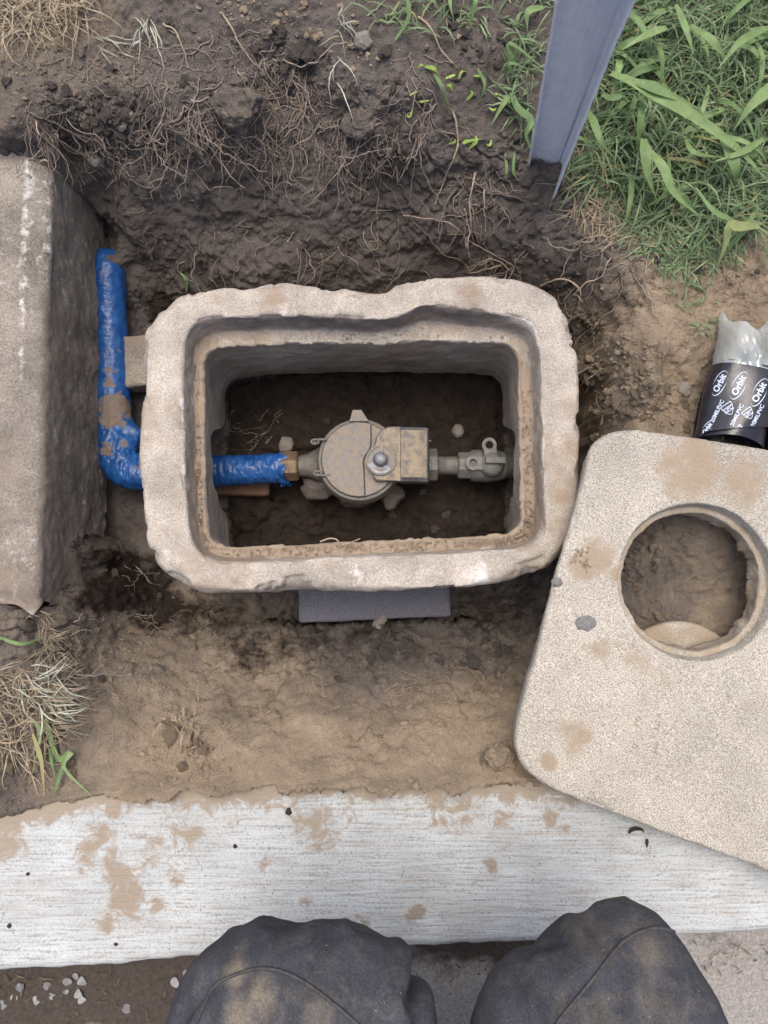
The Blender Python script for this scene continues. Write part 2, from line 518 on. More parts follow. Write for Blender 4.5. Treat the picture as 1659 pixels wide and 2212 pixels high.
# ------------------------------------------------------------------ ground: one sheet, fine where the photograph looks
CTRL = [ # photo x, y, height
 (-150,0,.06),(0,0,.05),(200,0,.05),(400,0,.055),(600,0,.06),(800,0,.06),(1000,0,.05),(1300,0,.03),(1659,0,.02),(1800,0,.02),
 (0,-200,.05),(800,-200,.05),(1700,-200,.02),(-200,-200,.05),
 (0,150,.04),(120,150,.035),(300,140,.03),(450,120,.045),(600,110,.03),(720,120,.05),(900,90,.05),(1000,120,.04),
 (0,270,.03),(120,255,.015),(240,250,.01),(380,250,.015),(500,225,.02),(640,215,.0),(760,250,.015),(900,250,.015),(1000,230,.02),(1100,200,.02),
 (0,322,.022),(50,312,.018),(80,322,.006),(150,330,-.045),(300,350,-.05),(450,345,-.045),(600,330,-.05),(750,345,-.04),(900,345,-.03),(1000,330,-.01),(1110,320,.0),
 (160,430,-.125),(300,440,-.11),(450,440,-.105),(600,440,-.10),(800,430,-.095),(950,420,-.07),(1080,410,-.035),(1190,400,-.012),(1280,400,.0),
 (150,520,-.20),(300,530,-.18),(450,520,-.165),(600,520,-.16),(800,515,-.15),(950,500,-.12),(1080,500,-.075),(1200,490,-.03),(1300,480,-.01),
 (232,566,-.196),(205,560,-.20),(265,565,-.20),(330,620,-.26),(420,590,-.225),(560,585,-.21),(700,585,-.205),(860,575,-.195),(1000,570,-.165),(1100,575,-.115),(1180,560,-.07),(1240,560,-.035),
 (1210,640,-.13),(1270,650,-.065),(1330,600,-.015),(1270,760,-.13),(1310,740,-.035),(1280,860,-.14),(1325,860,-.04),(1340,820,-.015),(1270,980,-.17),(1300,960,-.10),
 (1400,560,.0),(1400,680,.0),(1420,800,.0),(1400,900,-.01),(1500,600,.005),(1500,750,.005),(1600,650,.01),(1600,850,-.005),(1750,800,.0),(1750,500,.02),(1500,300,.02),(1400,200,.025),(1659,250,.02),
 (1350,1000,-.06),(1450,1150,-.05),(1500,1250,-.055),(1600,1250,-.05),(1450,1330,-.06),(1560,1400,-.05),(1700,1200,-.03),(1300,1300,-.10),(1800,1300,-.02),
 (190,640,-.25),(180,760,-.26),(190,900,-.27),(195,1050,-.27),(230,1150,-.27),(280,1000,-.29),(290,800,-.28),(240,1240,-.25),(300,1230,-.29),
 (135,1150,-.15),(175,1150,-.17),(215,1190,-.19),(150,1190,-.12),(120,1250,-.10),(200,1260,-.15),(130,1300,-.075),(215,1310,-.14),(250,1345,-.17),(180,1400,-.085),(300,1330,-.24),(400,1340,-.27),(330,1430,-.145),(430,1420,-.19),
 (520,1360,-.27),(640,1345,-.29),(800,1350,-.29),(980,1340,-.285),(560,1440,-.20),(700,1430,-.235),(850,1410,-.26),(1000,1400,-.245),(1080,1320,-.27),(1170,1300,-.235),(1150,1400,-.18),
 (20,1335,.012),(55,1335,.006),(85,1335,-.02),(100,1370,-.03),(60,1450,.0),(0,1400,.01),(110,1500,-.01),(150,1560,-.035),(60,1620,-.005),(0,1700,-.01),(-150,1500,.02),(-150,1750,.0),
 (260,1500,-.085),(400,1510,-.115),(540,1510,-.145),(680,1510,-.175),(820,1500,-.19),(960,1490,-.16),(1080,1480,-.12),(1150,1500,-.09),
 (220,1600,-.045),(330,1600,-.055),(480,1600,-.075),(640,1600,-.09),(800,1590,-.10),(940,1580,-.085),(1050,1560,-.06),(1140,1580,-.04),
 (150,1690,-.018),(300,1670,-.012),(450,1660,-.02),(600,1660,-.022),(760,1655,-.022),(900,1650,-.018),(1050,1655,-.012),(1130,1660,-.012),
 (1250,1500,-.07),(1250,1640,-.03),(1450,1650,-.02),(1700,1650,-.02),
]
cp = np.array([[*P(x, y, z)[:2], z] for x, y, z in CTRL])
def tps_fit(xy, v, lam=1e-5):
    n = len(xy)
    d2 = ((xy[:, None] - xy[None]) ** 2).sum(-1)
    K = 0.5 * d2 * np.log(d2 + 1e-12) + lam * np.eye(n)
    Pm = np.c_[np.ones(n), xy]
    A = np.zeros((n + 3, n + 3)); A[:n, :n] = K; A[:n, n:] = Pm; A[n:, :n] = Pm.T
    return np.linalg.solve(A, np.r_[v, 0, 0, 0])
W = tps_fit(cp[:, :2], cp[:, 2])
def tps_eval(xy, W, ctrl):
    out = np.full(len(xy), W[-3]) + xy @ W[-2:]
    for k in range(len(ctrl)):
        d2 = ((xy - ctrl[k]) ** 2).sum(-1)
        out += W[k] * 0.5 * d2 * np.log(d2 + 1e-12)
    return out

def graded(lo, hi, fine, far):
    a = np.arange(lo, hi, fine)
    g, s, x = [], fine, hi
    while x < far:
        x += s; g.append(x); s *= 1.28
    g2, s, x = [], fine, lo
    while x > -far:
        x -= s; g2.append(x); s *= 1.28
    return np.array(g2[::-1] + list(a) + g)
xs = graded(-0.64, 0.70, 0.0026, 60)
ya = graded(-0.36, 0.90, 0.0024, 60)
ys = np.unique(np.r_[ya[(ya < 0.47) | (ya > 0.66)], np.arange(0.47, 0.66, 0.0016)])
X, Y = np.meshgrid(xs, ys, indexing='ij')
nx, ny = X.shape
fx, fy = X.ravel(), Y.ravel()
cx, cy = np.clip(fx, -0.66, 0.72), np.clip(fy, -0.40, 0.92)
H = tps_eval(np.c_[cx, cy], W, cp[:, :2])
H = np.clip(H, -0.31, 0.075)
near = (np.abs(fx) < 1.0) & (fy > -0.7) & (fy < 1.2)
# keep the soil out of the box, the pavement edge and the kerb
din = box_radius(fx, fy, R_LEDGE)
inb = 1 - sstep(0.0, 0.035, din)
H = H * (1 - inb) + inb * -0.298
und = (fx < SLAB_X - 0.004) & (fy < SLAB_Y1 - 0.004) & (fy > SLAB_Y0 + 0.004)
H[und] = np.minimum(H[und], -0.24)
kb = kerb_back(np.clip(fx, KBX[0, 0], KBX[-1, 0]))
dk = fy - kb
lapw = 0.008 + 0.006 * np.clip(fbm(np.c_[fx, np.zeros_like(fx), np.zeros_like(fx)], 30, 4, 0.7, 141), -0.9, 1.3)
lap = np.clip(1 + dk / np.maximum(lapw, 0.002), 0, 1)
H = np.where((dk < 0.2) & (dk >= -lapw), np.maximum(H, -0.004 + 0.0085 * lap - 1.25 * np.clip(dk, 0, 1)), H)      # soil spilled on to the kerb
H = np.where(dk < -lapw, -0.26 - 0 * H, H)
und2 = (fx < SLAB_X + 0.006) & (fy >= SLAB_Y1 - 0.004) & (fy < 1.2)
H[und2] = np.maximum(H[und2], 0.006)
Pt = np.c_[fx, fy, H]
g = Pt.reshape(nx, ny, 3)
gx = np.gradient(g, axis=0); gy = np.gradient(g, axis=1)
N = np.cross(gx, gy).reshape(-1, 3)
N /= np.linalg.norm(N, axis=1)[:, None] + 1e-12
steep = 1 - np.clip(N[:, 2], 0, 1)
idx = np.where(near & (dk > -lapw) & ~und)[0]
q = Pt[idx]
sm = np.ones(len(idx))                                  # roughness of each stretch of soil
px_smooth = np.array([P(x, y, -.08)[:2] for x, y in [(560,1600),(330,1560),(700,1600),(1080,1560),(230,1640)]])
for c in px_smooth:
    sm -= 0.45 * np.exp(-((q[:, :2] - c) ** 2).sum(-1) / (2 * 0.06 ** 2))
sm = np.clip(sm, 0.55, 1)
bank = sstep(0.46, 0.52, q[:, 1]) * (1 - sstep(0.72, 0.8, q[:, 1]))
disp = 0.0095 * fbm(q, 14, 3, 0.5, 3) * (0.7 + 0.7 * bank)
scal = np.abs(fbm(q * np.array([1, 1.6, 1]), 16, 2, 0.5, 133))
disp += -0.010 * np.exp(-(scal / 0.07) ** 2) * sstep(-0.1, 0.4, vnoise(q * 6, 135)) * sstep(0.03, 0.08, dk[idx]) * (1 - 0.6 * bank)
wq = q + 0.010 * np.c_[vnoise(q * 42, 60), vnoise(q * 42, 61), vnoise(q * 42, 62)]
d1, d2 = worley(wq, 30, 11)
crack = sstep(0.0, 0.16, d2 - d1)
patchy = sstep(0.25, 0.7, vnoise(q * 7, 41) + 0.25 * (1 - sstep(-0.42, -0.28, q[:, 0])) * bank)
disp += -0.0065 * (1 - crack) * patchy * sm
e1, e2 = worley(q + 0.004 * np.c_[vnoise(q * 90, 63), vnoise(q * 90, 64), vnoise(q * 90, 65)], 72, 21)
crumb = sstep(-0.35, 0.45, fbm(q, 9, 3, 0.6, 43) + 0.25 * bank - 0.15)
disp += 0.0075 * (0.55 - e1) * crumb * sm
bil = np.abs(fbm(q, 34, 4, 0.55, 37))
disp += 0.0058 * (0.5 - bil) * sm * (0.5 + 0.5 * crumb) * (1 - 0.55 * bank)
disp += 0.0032 * fbm(q, 70, 3, 0.62, 31) * sm
disp += 0.0016 * fbm(q, 240, 2, 0.7, 35) * (0.4 + 0.6 * sm)
foot = sstep(0.0, 0.5, vnoise(q * np.array([18, 5, 18]), 71)) * 0.004   # streaks left by the shovel
disp -= foot * bank
edge = sstep(-0.012, 0.03, dk[idx])
disp *= 0.35 + 0.65 * edge
disp = np.where(dk[idx] < 0.004, np.maximum(disp, -0.001), disp)
Pt[idx] = q + N[idx] * disp[:, None]
# colour of the soil: dry dust on the near slope and the right, damp earth and painted shade in dug places
DRY = [(0,0,.2),(400,0,.2),(800,0,.1),(1200,200,.15),(1659,300,.2),(300,150,.35),(100,200,.4),(600,200,.0),(900,300,.05),(300,400,.05),(700,450,.15),(1000,450,.1),(1200,560,.25),(1400,650,.75),(1400,850,.8),(1600,750,.8),(1290,900,.5),(1340,580,.45),(1500,1250,.35),(400,560,.0),(200,800,.1),(150,1200,.35),(200,1400,.45),(100,1500,.35),(300,1560,.6),(250,1650,.6),(500,1580,.65),(800,1500,.25),(800,1600,.8),(1000,1640,1.05),(1100,1580,1.0),(700,1660,1.1),(400,1660,.95),(850,1600,.9),(950,1600,1.0),(1000,1420,.15),(700,1400,.15),(1150,1400,.25),(600,1460,.5),(60,1700,.3)]
dp = np.array([[*P(x, y, -.05)[:2], v] for x, y, v in DRY])
Wd = tps_fit(dp[:, :2], dp[:, 2], 1e-4)
dry = np.clip(tps_eval(np.c_[cx, cy], Wd, dp[:, :2]), 0, 1.1)
DAMP_SHADE = [(545,1405,.05,.55),(500,1375,.05,.5),(620,1400,.035,.5),(280,1260,.06,.9),(330,1320,.05,.7),(245,1210,.03,.7),(400,1330,.05,.6),(470,1330,.05,.55),(780,940,.24,1.0),(680,1040,.14,.7),(900,1040,.14,.6),(330,640,.04,.7),(200,700,.05,.5),(280,800,.04,.6),(190,1150,.04,.5),(760,570,.03,.45),(620,590,.05,.4),(250,1000,.05,.5),(650,420,.03,.3),(820,1365,.11,.49),(1050,1340,.10,.49),(1150,1330,.08,.49),(680,1370,.08,.50),(420,1290,.06,.5)]  # wet patches, plus shade of the near pit painted as dark soil
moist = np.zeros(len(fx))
for x, y, r, v in DAMP_SHADE:
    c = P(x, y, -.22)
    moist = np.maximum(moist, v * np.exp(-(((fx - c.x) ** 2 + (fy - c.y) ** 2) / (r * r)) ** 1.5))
moist = np.maximum(moist, inb)  # box floor: damp earth, its shade also painted into the colour
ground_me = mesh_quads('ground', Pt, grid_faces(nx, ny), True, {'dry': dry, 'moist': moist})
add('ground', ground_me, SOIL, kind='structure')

# lookups on the finished soil
sel = (xs > -1.0) & (xs < 1.0); sey = (ys > -0.7) & (ys < 1.2)
ix, iy = np.where(sel)[0], np.where(sey)[0]
sub = Pt.reshape(nx, ny, 3)[ix[0]:ix[-1] + 1:1, iy[0]:iy[-1] + 1:1]
bv = BVHTree.FromPolygons(sub.reshape(-1, 3).tolist(), grid_faces(sub.shape[0], sub.shape[1]).tolist())
def hit(px, py):
    """where the photo's pixel meets the soil: point, normal"""
    d = ray(px, py).normalized()
    loc, nor, i, dist = bv.ray_cast(Vector((0, 0, CAM_Z)), d)
    if loc is None:
        loc, nor = P(px, py, 0), Vector((0, 0, 1))
    return loc, nor
def drop(x, y):
    loc, nor, i, d = bv.ray_cast(Vector((x, y, 0.6)), Vector((0, 0, -1)))
    if loc is None:
        loc, nor = Vector((x, y, 0.0)), Vector((0, 0, 1))
    return loc, nor

# ------------------------------------------------------------------ kerb, gutter, street
ku = np.unique(np.r_[np.linspace(-12, -0.75, 24), np.arange(-0.75, 0.75, 0.003), np.linspace(0.75, 12, 24)])
prof = []           # across the kerb: fraction from back to front, height
for t in np.linspace(0, 1, 5): prof.append((-0.004, -0.16 + 0.15 * t))
for t in np.linspace(0.05, 1, 6): prof.append((0.03 * (1 - math.cos(t * 1.57)), -0.010 + 0.010 * math.sin(t * 1.57)))
for t in np.linspace(0.036, 0.935, 84): prof.append((t, 0.0))
for t in np.linspace(0.08, 1, 10): prof.append((0.935 + 0.065 * math.sin(t * 1.57), -0.016 * (1 - math.cos(t * 1.57))))
for z in np.linspace(-0.025, -0.18, 10): prof.append((1.0 + (-0.016 - z) * 0.18, z))
prof = np.array(prof)
kbx = np.interp(ku, KBX[:, 0], KBX[:, 1]); kfx = np.interp(ku, KFX[:, 0], KFX[:, 1])
KV = np.zeros((len(ku), len(prof), 3))
KV[..., 0] = ku[:, None]
KV[..., 1] = kbx[:, None] + (kfx - kbx)[:, None] * prof[None, :, 0]
KV[..., 2] = prof[None, :, 1]
kq = KV.reshape(-1, 3)
kq[:, 2] += 0.0011 * fbm(kq, 9, 3, 0.5, 51) + 0.0005 * vnoise(kq * np.array([20, 300, 60]), 53)
wob = 0.0022 * fbm(kq * np.array([1, 0.2, 1]), 22, 3, 0.55, 55)
kq[:, 1] += wob * (np.tile(prof[:, 0], len(ku)) > 0.9)
chip = sstep(0.3, 0.8, vnoise(kq * np.array([26, 26, 26]), 57)) * np.exp(-((np.tile(prof[:, 0], len(ku)) - 0.03) / 0.05) ** 2)
kq[:, 2] -= 0.004 * chip
kfrac = np.tile(prof[:, 0], len(ku))
kd = 0.95 * np.exp(-np.clip(kfrac - 0.03, 0, 1) / 0.085) + 0.12
kd += 0.16 * np.exp(-np.clip(kfrac - 0.1, 0, 1) / 0.12) * (vnoise(kq * 9, 91) > -0.1)
KPATCH = [(190,1830,18,.8),(185,1870,16,.8),(215,1800,22,.7),(250,1870,25,.8),(270,1900,22,.9),(300,1870,20,.7),(270,1945,22,1.0),(275,1965,18,.9),(330,1840,26,.75),(400,1805,24,.75),(360,1860,22,.6),(300,1800,22,.6),(375,1890,15,.7),(340,1955,12,.8),(230,1990,16,.7),(205,1990,12,.6),(245,1750,14,.9),(100,1760,14,.9),(8,1820,26,.95),(20,1790,22,.9),(680,1785,32,.75),(690,1800,20,.8),(650,1810,12,.6),(760,1770,22,.6),(940,1725,18,.95),(1000,1755,26,.75),(950,1770,22,.6),(1080,1770,22,.6),(905,1970,14,.9),(895,1985,12,.8),(780,1990,14,.7),(1060,1875,14,.8),(1025,1895,12,.75),(1190,1775,14,.7),(1215,1790,12,.65),(1090,1825,14,.55),(560,1870,16,.55),(660,1950,12,.55),(1430,1880,10,.5),(1320,1880,12,.5),(75,1975,12,.5),(350,2020,12,.45),(1100,1710,20,.9),(1140,1712,16,.9),(620,1720,30,.6),(500,1770,14,.6),(740,1880,12,.5),(1000,1860,10,.45)]
for x, y, r, v in KPATCH:
    c = P(x, y, 0)
    rr = r * CAM_Z / FPX * 2.1
    kd = np.maximum(kd, (v * 0.84) * np.exp(-(((kq[:, 0] - c.x) ** 2 + (kq[:, 1] - c.y) ** 2) / rr ** 2) ** 1.3))
add('kerb', mesh_quads('kerb', kq, grid_faces(len(ku), len(prof))[:, ::-1], True, {'dirt': kd}), KERB, kind='structure')

gu = np.unique(np.r_[np.linspace(-12, -0.8, 20), np.arange(-0.8, 0.8, 0.005), np.linspace(0.8, 12, 20)])
gv = np.unique(np.r_[np.arange(0, 0.24, 0.004), np.linspace(0.24, 0.46, 24)])
GV = np.zeros((len(gu), len(gv), 3))
gf = np.interp(gu, KFX[:, 0], KFX[:, 1])
GV[..., 0] = gu[:, None]
GV[..., 1] = gf[:, None] + 0.03 - gv[None]
GV[..., 2] = -0.150 + 0.02 * gv[None] / 0.46
gq = GV.reshape(-1, 3)
gfrac = np.tile(gv, len(gu))
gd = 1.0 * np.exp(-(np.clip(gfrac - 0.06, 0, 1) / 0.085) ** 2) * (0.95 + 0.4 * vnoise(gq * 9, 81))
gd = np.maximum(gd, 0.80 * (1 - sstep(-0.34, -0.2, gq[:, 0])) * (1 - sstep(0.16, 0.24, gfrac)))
gd *= 1 - 0.6 * sstep(0.28, 0.36, gq[:, 0])
gq[:, 2] += 0.002 * fbm(gq, 30, 3, 0.5, 83) + 0.007 * np.clip(gd, 0, 1) * (0.5 + 0.5 * vnoise(gq * 40, 85))
add('gutter', mesh_quads('gutter', gq, grid_faces(len(gu), len(gv))[:, ::-1], True, {'dirt': gd}), GUTTER, kind='structure')
ASPH = simple('asphalt', (0.035, 0.035, 0.036), (0.075, 0.073, 0.070), 160, 0.95, 0.2, bump=0.7, bdist=0.004)
sv = []
for x in (-60, -12, -3, 0, 3, 12, 60):
    yy = float(np.interp(x, KFX[:, 0], KFX[:, 1])) - 0.43
    sv += [(x, yy, -0.135), (x, -60, -0.135)]
add('street', mesh_poly('street', sv, [(2 * i, 2 * i + 1, 2 * i + 3, 2 * i + 2) for i in range(6)], False), ASPH, kind='structure')

# ------------------------------------------------------------------ old pavement edge on the left
yy = np.r_[np.arange(SLAB_Y0, SLAB_Y1 + 0.12, 0.004)]
sp = [(-1.6, 0.0), (-1.2, 0.0), (-0.9, 0.0)] + [(x, 0.0) for x in np.arange(-0.66, -0.528, 0.004)]
sp += [(-0.5265, -0.0004), (-0.522, -0.002), (-0.515, -0.0045), (-0.508, -0.0075), (-0.503, -0.010), (-0.4992, -0.0145), (SLAB_X, -0.020)]
sp += [(SLAB_X + 0.004 * t, -0.020 - 0.24 * t) for t in np.linspace(0.02, 1, 44)]
sp = np.array(sp)
SV = np.zeros((len(yy), len(sp), 3))
SV[..., 0] = sp[None, :, 0]; SV[..., 1] = yy[:, None]; SV[..., 2] = sp[None, :, 1]
sq = SV.reshape(-1, 3)
fine = sq[:, 0] > -0.7
amp = 0.0022 * fbm(sq, 20, 4, 0.55, 101) + 0.0014 * fbm(sq, 120, 2, 0.6, 103)
side = sq[:, 2] < -0.012
sq[:, 2] += np.where(side, 0, amp) * fine
sq[:, 0] += np.where(side, amp * 1.1, 0)
ek = np.exp(-((sq[:, 1] - SLAB_Y0) / 0.018) ** 2)
sq[:, 1] += ek * (0.010 * fbm(sq, 28, 3, 0.6, 115) + 0.004)
sq[:, 2] -= ek * 0.012 * (0.6 + 0.6 * vnoise(sq * 40, 117)) * (~side)
sd = 0.30 + 0.25 * sstep(-0.1, 0.5, vnoise(sq * 7, 105))
sd[side] = 0.42 + 0.3 * sstep(0.0, 0.5, vnoise(sq[side] * 6, 106))
sd += 0.25 * sstep(SLAB_Y0 + 0.16, SLAB_Y0 + 0.02, sq[:, 1])
ch = 0.42 * sstep(0.0, 0.5, vnoise(sq * np.array([40, 9, 30]), 107))
ch = ch + 0.25 * np.exp(-((sq[:, 0] + 0.527) / 0.006) ** 2) * (~side) + 0.35 * np.exp(-((sq[:, 2] + 0.02) / 0.008) ** 2)
f = grid_faces(len(yy), len(sp))[:, ::-1]
add('pavement', mesh_quads('pavement', sq, f, True, {'dirt': sd, 'chalk': ch}), OLDCON, kind='structure')
# end of the pavement edge and its lower footing
def rough_block(x0, x1, y0, y1, z0, z1, seed, amp=0.003, step=0.005, rad=0.006):
    """weathered concrete block with rounded, uneven edges"""
    def ax(a, b):
        n = max(3, int((b - a) / step) + 1)
        return np.linspace(a, b, n)
    ax_, ay_, az_ = ax(x0, x1), ax(y0, y1), ax(z0, z1)
    G = Geo()
    for (A, B, fn) in ((ax_, ay_, lambda a, b: (a, b, z1)), (ax_, ay_, lambda a, b: (a, b, z0)),
                       (ax_, az_, lambda a, b: (a, y0, b)), (ax_, az_, lambda a, b: (a, y1, b)),
                       (ay_, az_, lambda a, b: (x0, a, b)), (ay_, az_, lambda a, b: (x1, a, b))):
        V = np.array([fn(a, b) for a in A for b in B])
        G.put(V, [tuple(t) for t in grid_faces(len(A), len(B))])
    V = np.concatenate(G.V)
    lo, hi = np.array([x0, y0, z0]), np.array([x1, y1, z1])
    c = np.clip(V, lo + rad, hi - rad)
    d = V - c
    L = np.linalg.norm(d, axis=1)[:, None]
    V = np.where(L > 1e-9, c + d / np.maximum(L, 1e-9) * rad, V)
    n = d / np.maximum(L, 1e-9)
    V = V + n * (amp * fbm(V, 30, 4, 0.55, seed))[:, None]
    me = mesh_poly('block', V, G.F)
    import bmesh
    bm = bmesh.new(); bm.from_mesh(me)
    bmesh.ops.remove_doubles(bm, verts=bm.verts, dist=0.0006)
    bmesh.ops.recalc_face_normals(bm, faces=bm.faces)
    bm.to_mesh(me); bm.free()
    me.polygons.foreach_set('use_smooth', [True] * len(me.polygons))
    return me
def attrs(me, **k):
    n = len(me.vertices)
    co = np.zeros(n * 3, np.float32); me.vertices.foreach_get('co', co); co = co.reshape(-1, 3)
    for name, fn in k.items():
        a = me.attributes.new(name, 'FLOAT', 'POINT')
        v = fn(co) if callable(fn) else np.full(n, fn)
        a.data.foreach_set('value', np.asarray(v, np.float32))
# ------------------------------------------------------------------ concrete meter box
def build_box():
    rings, dz = [], []
    def ring(r, z): rings.append((r, z))
    zf = np.zeros(NB)
    cs, sn = np.cos(ANG), np.sin(ANG)
    # the wall bottom rises over the pipe: notch in the two end walls
    yw = BC[1] + R_LEDGE * sn
    ypipe = P(520, 1012, -0.22).y
    endw = np.abs(cs) > 0.6
    rel = (yw - ypipe)
    notch = (1 - sstep(0.036, 0.088, np.abs(rel - 0.004))) * endw
    bot = -0.292 + notch * 0.165 + 0.004 * vnoise(np.c_[cs * 9, sn * 9, zf], 3)
    flare = 0.010
    for t in np.linspace(0, 1, 22):                   # outer wall, bottom to top
        z = bot + (-0.040 - bot) * t
        rings.append((R_OUT - 0.006 + flare * (1 - t) * 0.6, z))
    for t in np.linspace(0, 1, 9):                    # rounded, chipped outer edge up to the rim
        k = math.sin(t * math.pi / 2)
        r = R_OUT - 0.0035 * (1 - t) + (R_RIM - R_OUT) * (1 - math.cos(t * math.pi / 2))
        rings.append((r, -0.034 + 0.034 * k + zf))
    for t in np.linspace(0.06, 0.94, 20): rings.append((R_RIM + (R_LIP + 0.004 - R_RIM) * t, zf + 0.0))
    for t in np.linspace(0.0, 1, 6):                  # inner edge
        a = t * math.pi / 2
        rings.append((R_LIP + 0.004 - 0.005 * math.sin(a), zf - 0.006 * (1 - math.cos(a))))
    for t in np.linspace(0.1, 1, 12): rings.append((R_LIP - 0.001 - (R_LIP - R_LEDGE) * 0.22 * t, zf - 0.006 - 0.042 * t))
    r0 = R_LIP - 0.001 - (R_LIP - R_LEDGE) * 0.22
    for t in np.linspace(0.1, 0.95, 8): rings.append((r0 + (R_LEDGE - r0) * t, zf - 0.048 - 0.003 * math.sin(t * 3)))
    for t in np.linspace(0.0, 1, 4): rings.append((R_LEDGE - 0.002 * math.sin(t * 1.57), zf - 0.050 - 0.004 * t))
    for t in np.linspace(0.03, 1, 40):
        z = -0.054 + (bot + 0.054) * t
        rings.append((R_LEDGE - 0.002 + 0.018 * np.clip((-0.054 - z) / 0.24, 0, 1), z))
    V = np.zeros((len(rings), NB, 3))
    for k, (r, z) in enumerate(rings):
        V[k, :, 0] = BC[0] + r * cs; V[k, :, 1] = BC[1] + r * sn; V[k, :, 2] = z
    v = V.reshape(-1, 3)
    gx = np.roll(V, -1, 1) - np.roll(V, 1, 1)
    gz = np.gradient(V, axis=0)
    n = np.cross(gx, gz).reshape(-1, 3)
    n /= np.linalg.norm(n, axis=1)[:, None] + 1e-9
    kz = np.repeat(np.arange(len(rings)), NB)
    # chipped edges: outer edge 18..31, inner edge 49..58
    eo = np.exp(-((kz - 27) / 5.0) ** 2)
    ei = np.exp(-((kz - 53) / 3.5) ** 2)
    rough = 0.0012 * fbm(v, 50, 4, 0.6, 203) + 0.0022 * fbm(v, 14, 3, 0.5, 205)
    chips = sstep(0.15, 0.6, fbm(v, 24, 3, 0.55, 207))
    d = rough - chips * (0.008 * eo + 0.005 * ei)
    ledge = ((kz >= 68) & (kz <= 78))
    d = d + ledge * (0.0035 * sstep(-0.1, 0.6, fbm(v, 45, 4, 0.6, 209)))
    low = v[:, 2] < -0.2
    v = v + n * (d * 1.0)[:, None]
    z = v[:, 2]
    dirt = np.full(len(v), 0.30) + 0.25 * sstep(-0.2, 0.6, vnoise(v * 9, 211))
    far = np.clip(np.tile(sn, len(rings)), 0, 1)
    dirt[ledge] = 0.95 - 0.6 * far[ledge]
    dirt += 0.22 * ((kz > 58) & (kz < 68))
    wall = kz > 78
    dirt = np.where(wall, 0.56 + 0.15 * vnoise(v * 7, 213), dirt)
    for x, y, r, a in [(1020,635,45,.65),(600,648,55,.6),(470,650,40,.5),(340,860,35,.55),(345,1010,40,.5),(1215,1080,45,.5),(1215,820,40,.4),(700,1228,50,.4),(480,1225,40,.35),(1100,640,40,.4),(860,655,40,.35),(950,1215,60,.35)]:
        c = P(x, y, 0); rr = r / FPX * 1.1
        dirt = np.maximum(dirt, a * 1.15 * np.exp(-((v[:, 0] - c.x) ** 2 + (v[:, 1] - c.y) ** 2) / rr ** 2) * (z > -0.03))
    chalk = 0.20 * sstep(0.0, 0.6, vnoise(v * 14, 215)) + 0.45 * ei + 0.25 * np.exp(-((kz - 31) / 2.5) ** 2) + 0.4 * np.exp(-((kz - 78) / 1.5) ** 2)
    for x, y, r, a in [(770,1245,40,.6),(1030,1245,50,.75),(820,645,60,.45),(620,672,90,.5),(1170,700,40,.4),(520,1215,60,.4),(360,1200,40,.5),(900,1245,40,.4),(310,1000,30,.35),(700,1235,40,.4)]:
        c = P(x, y, 0); rr = r / FPX * 1.1
        chalk = np.maximum(chalk, a * np.exp(-((v[:, 0] - c.x) ** 2 + (v[:, 1] - c.y) ** 2) / rr ** 2) * (z > -0.03))
    chalk = np.where(wall, 0.12, chalk)
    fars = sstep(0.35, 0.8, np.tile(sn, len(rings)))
    stain_shade = fars * (0.75 * np.exp(-((kz - 62) / 8.0) ** 2)) + 0.35 * fars * np.exp(-((kz - 56) / 3.0) ** 2)  # far inner lip: dark stain mixed with painted shade
    stain_shade = np.maximum(stain_shade, 0.55 * (1 - fars) * sstep(-0.3, -0.8, np.tile(sn, len(rings))) * np.exp(-((kz - 24) / 3.5) ** 2))  # near outer bevel: shade of its underside painted dark
    me = mesh_quads('meter_box', v, grid_faces(len(rings), NB, wrap_u=True, wrap_v=True), True, {'dirt': dirt, 'chalk': chalk, 'stain_shade': stain_shade})
    return me
box = empty('meter_box', (BC[0], BC[1], -0.29), 'open rectangular concrete meter box with chipped rim set in the dug pit', 'meter box')
box_me = build_box()
part('box_wall', box_me, BOXCON, box)

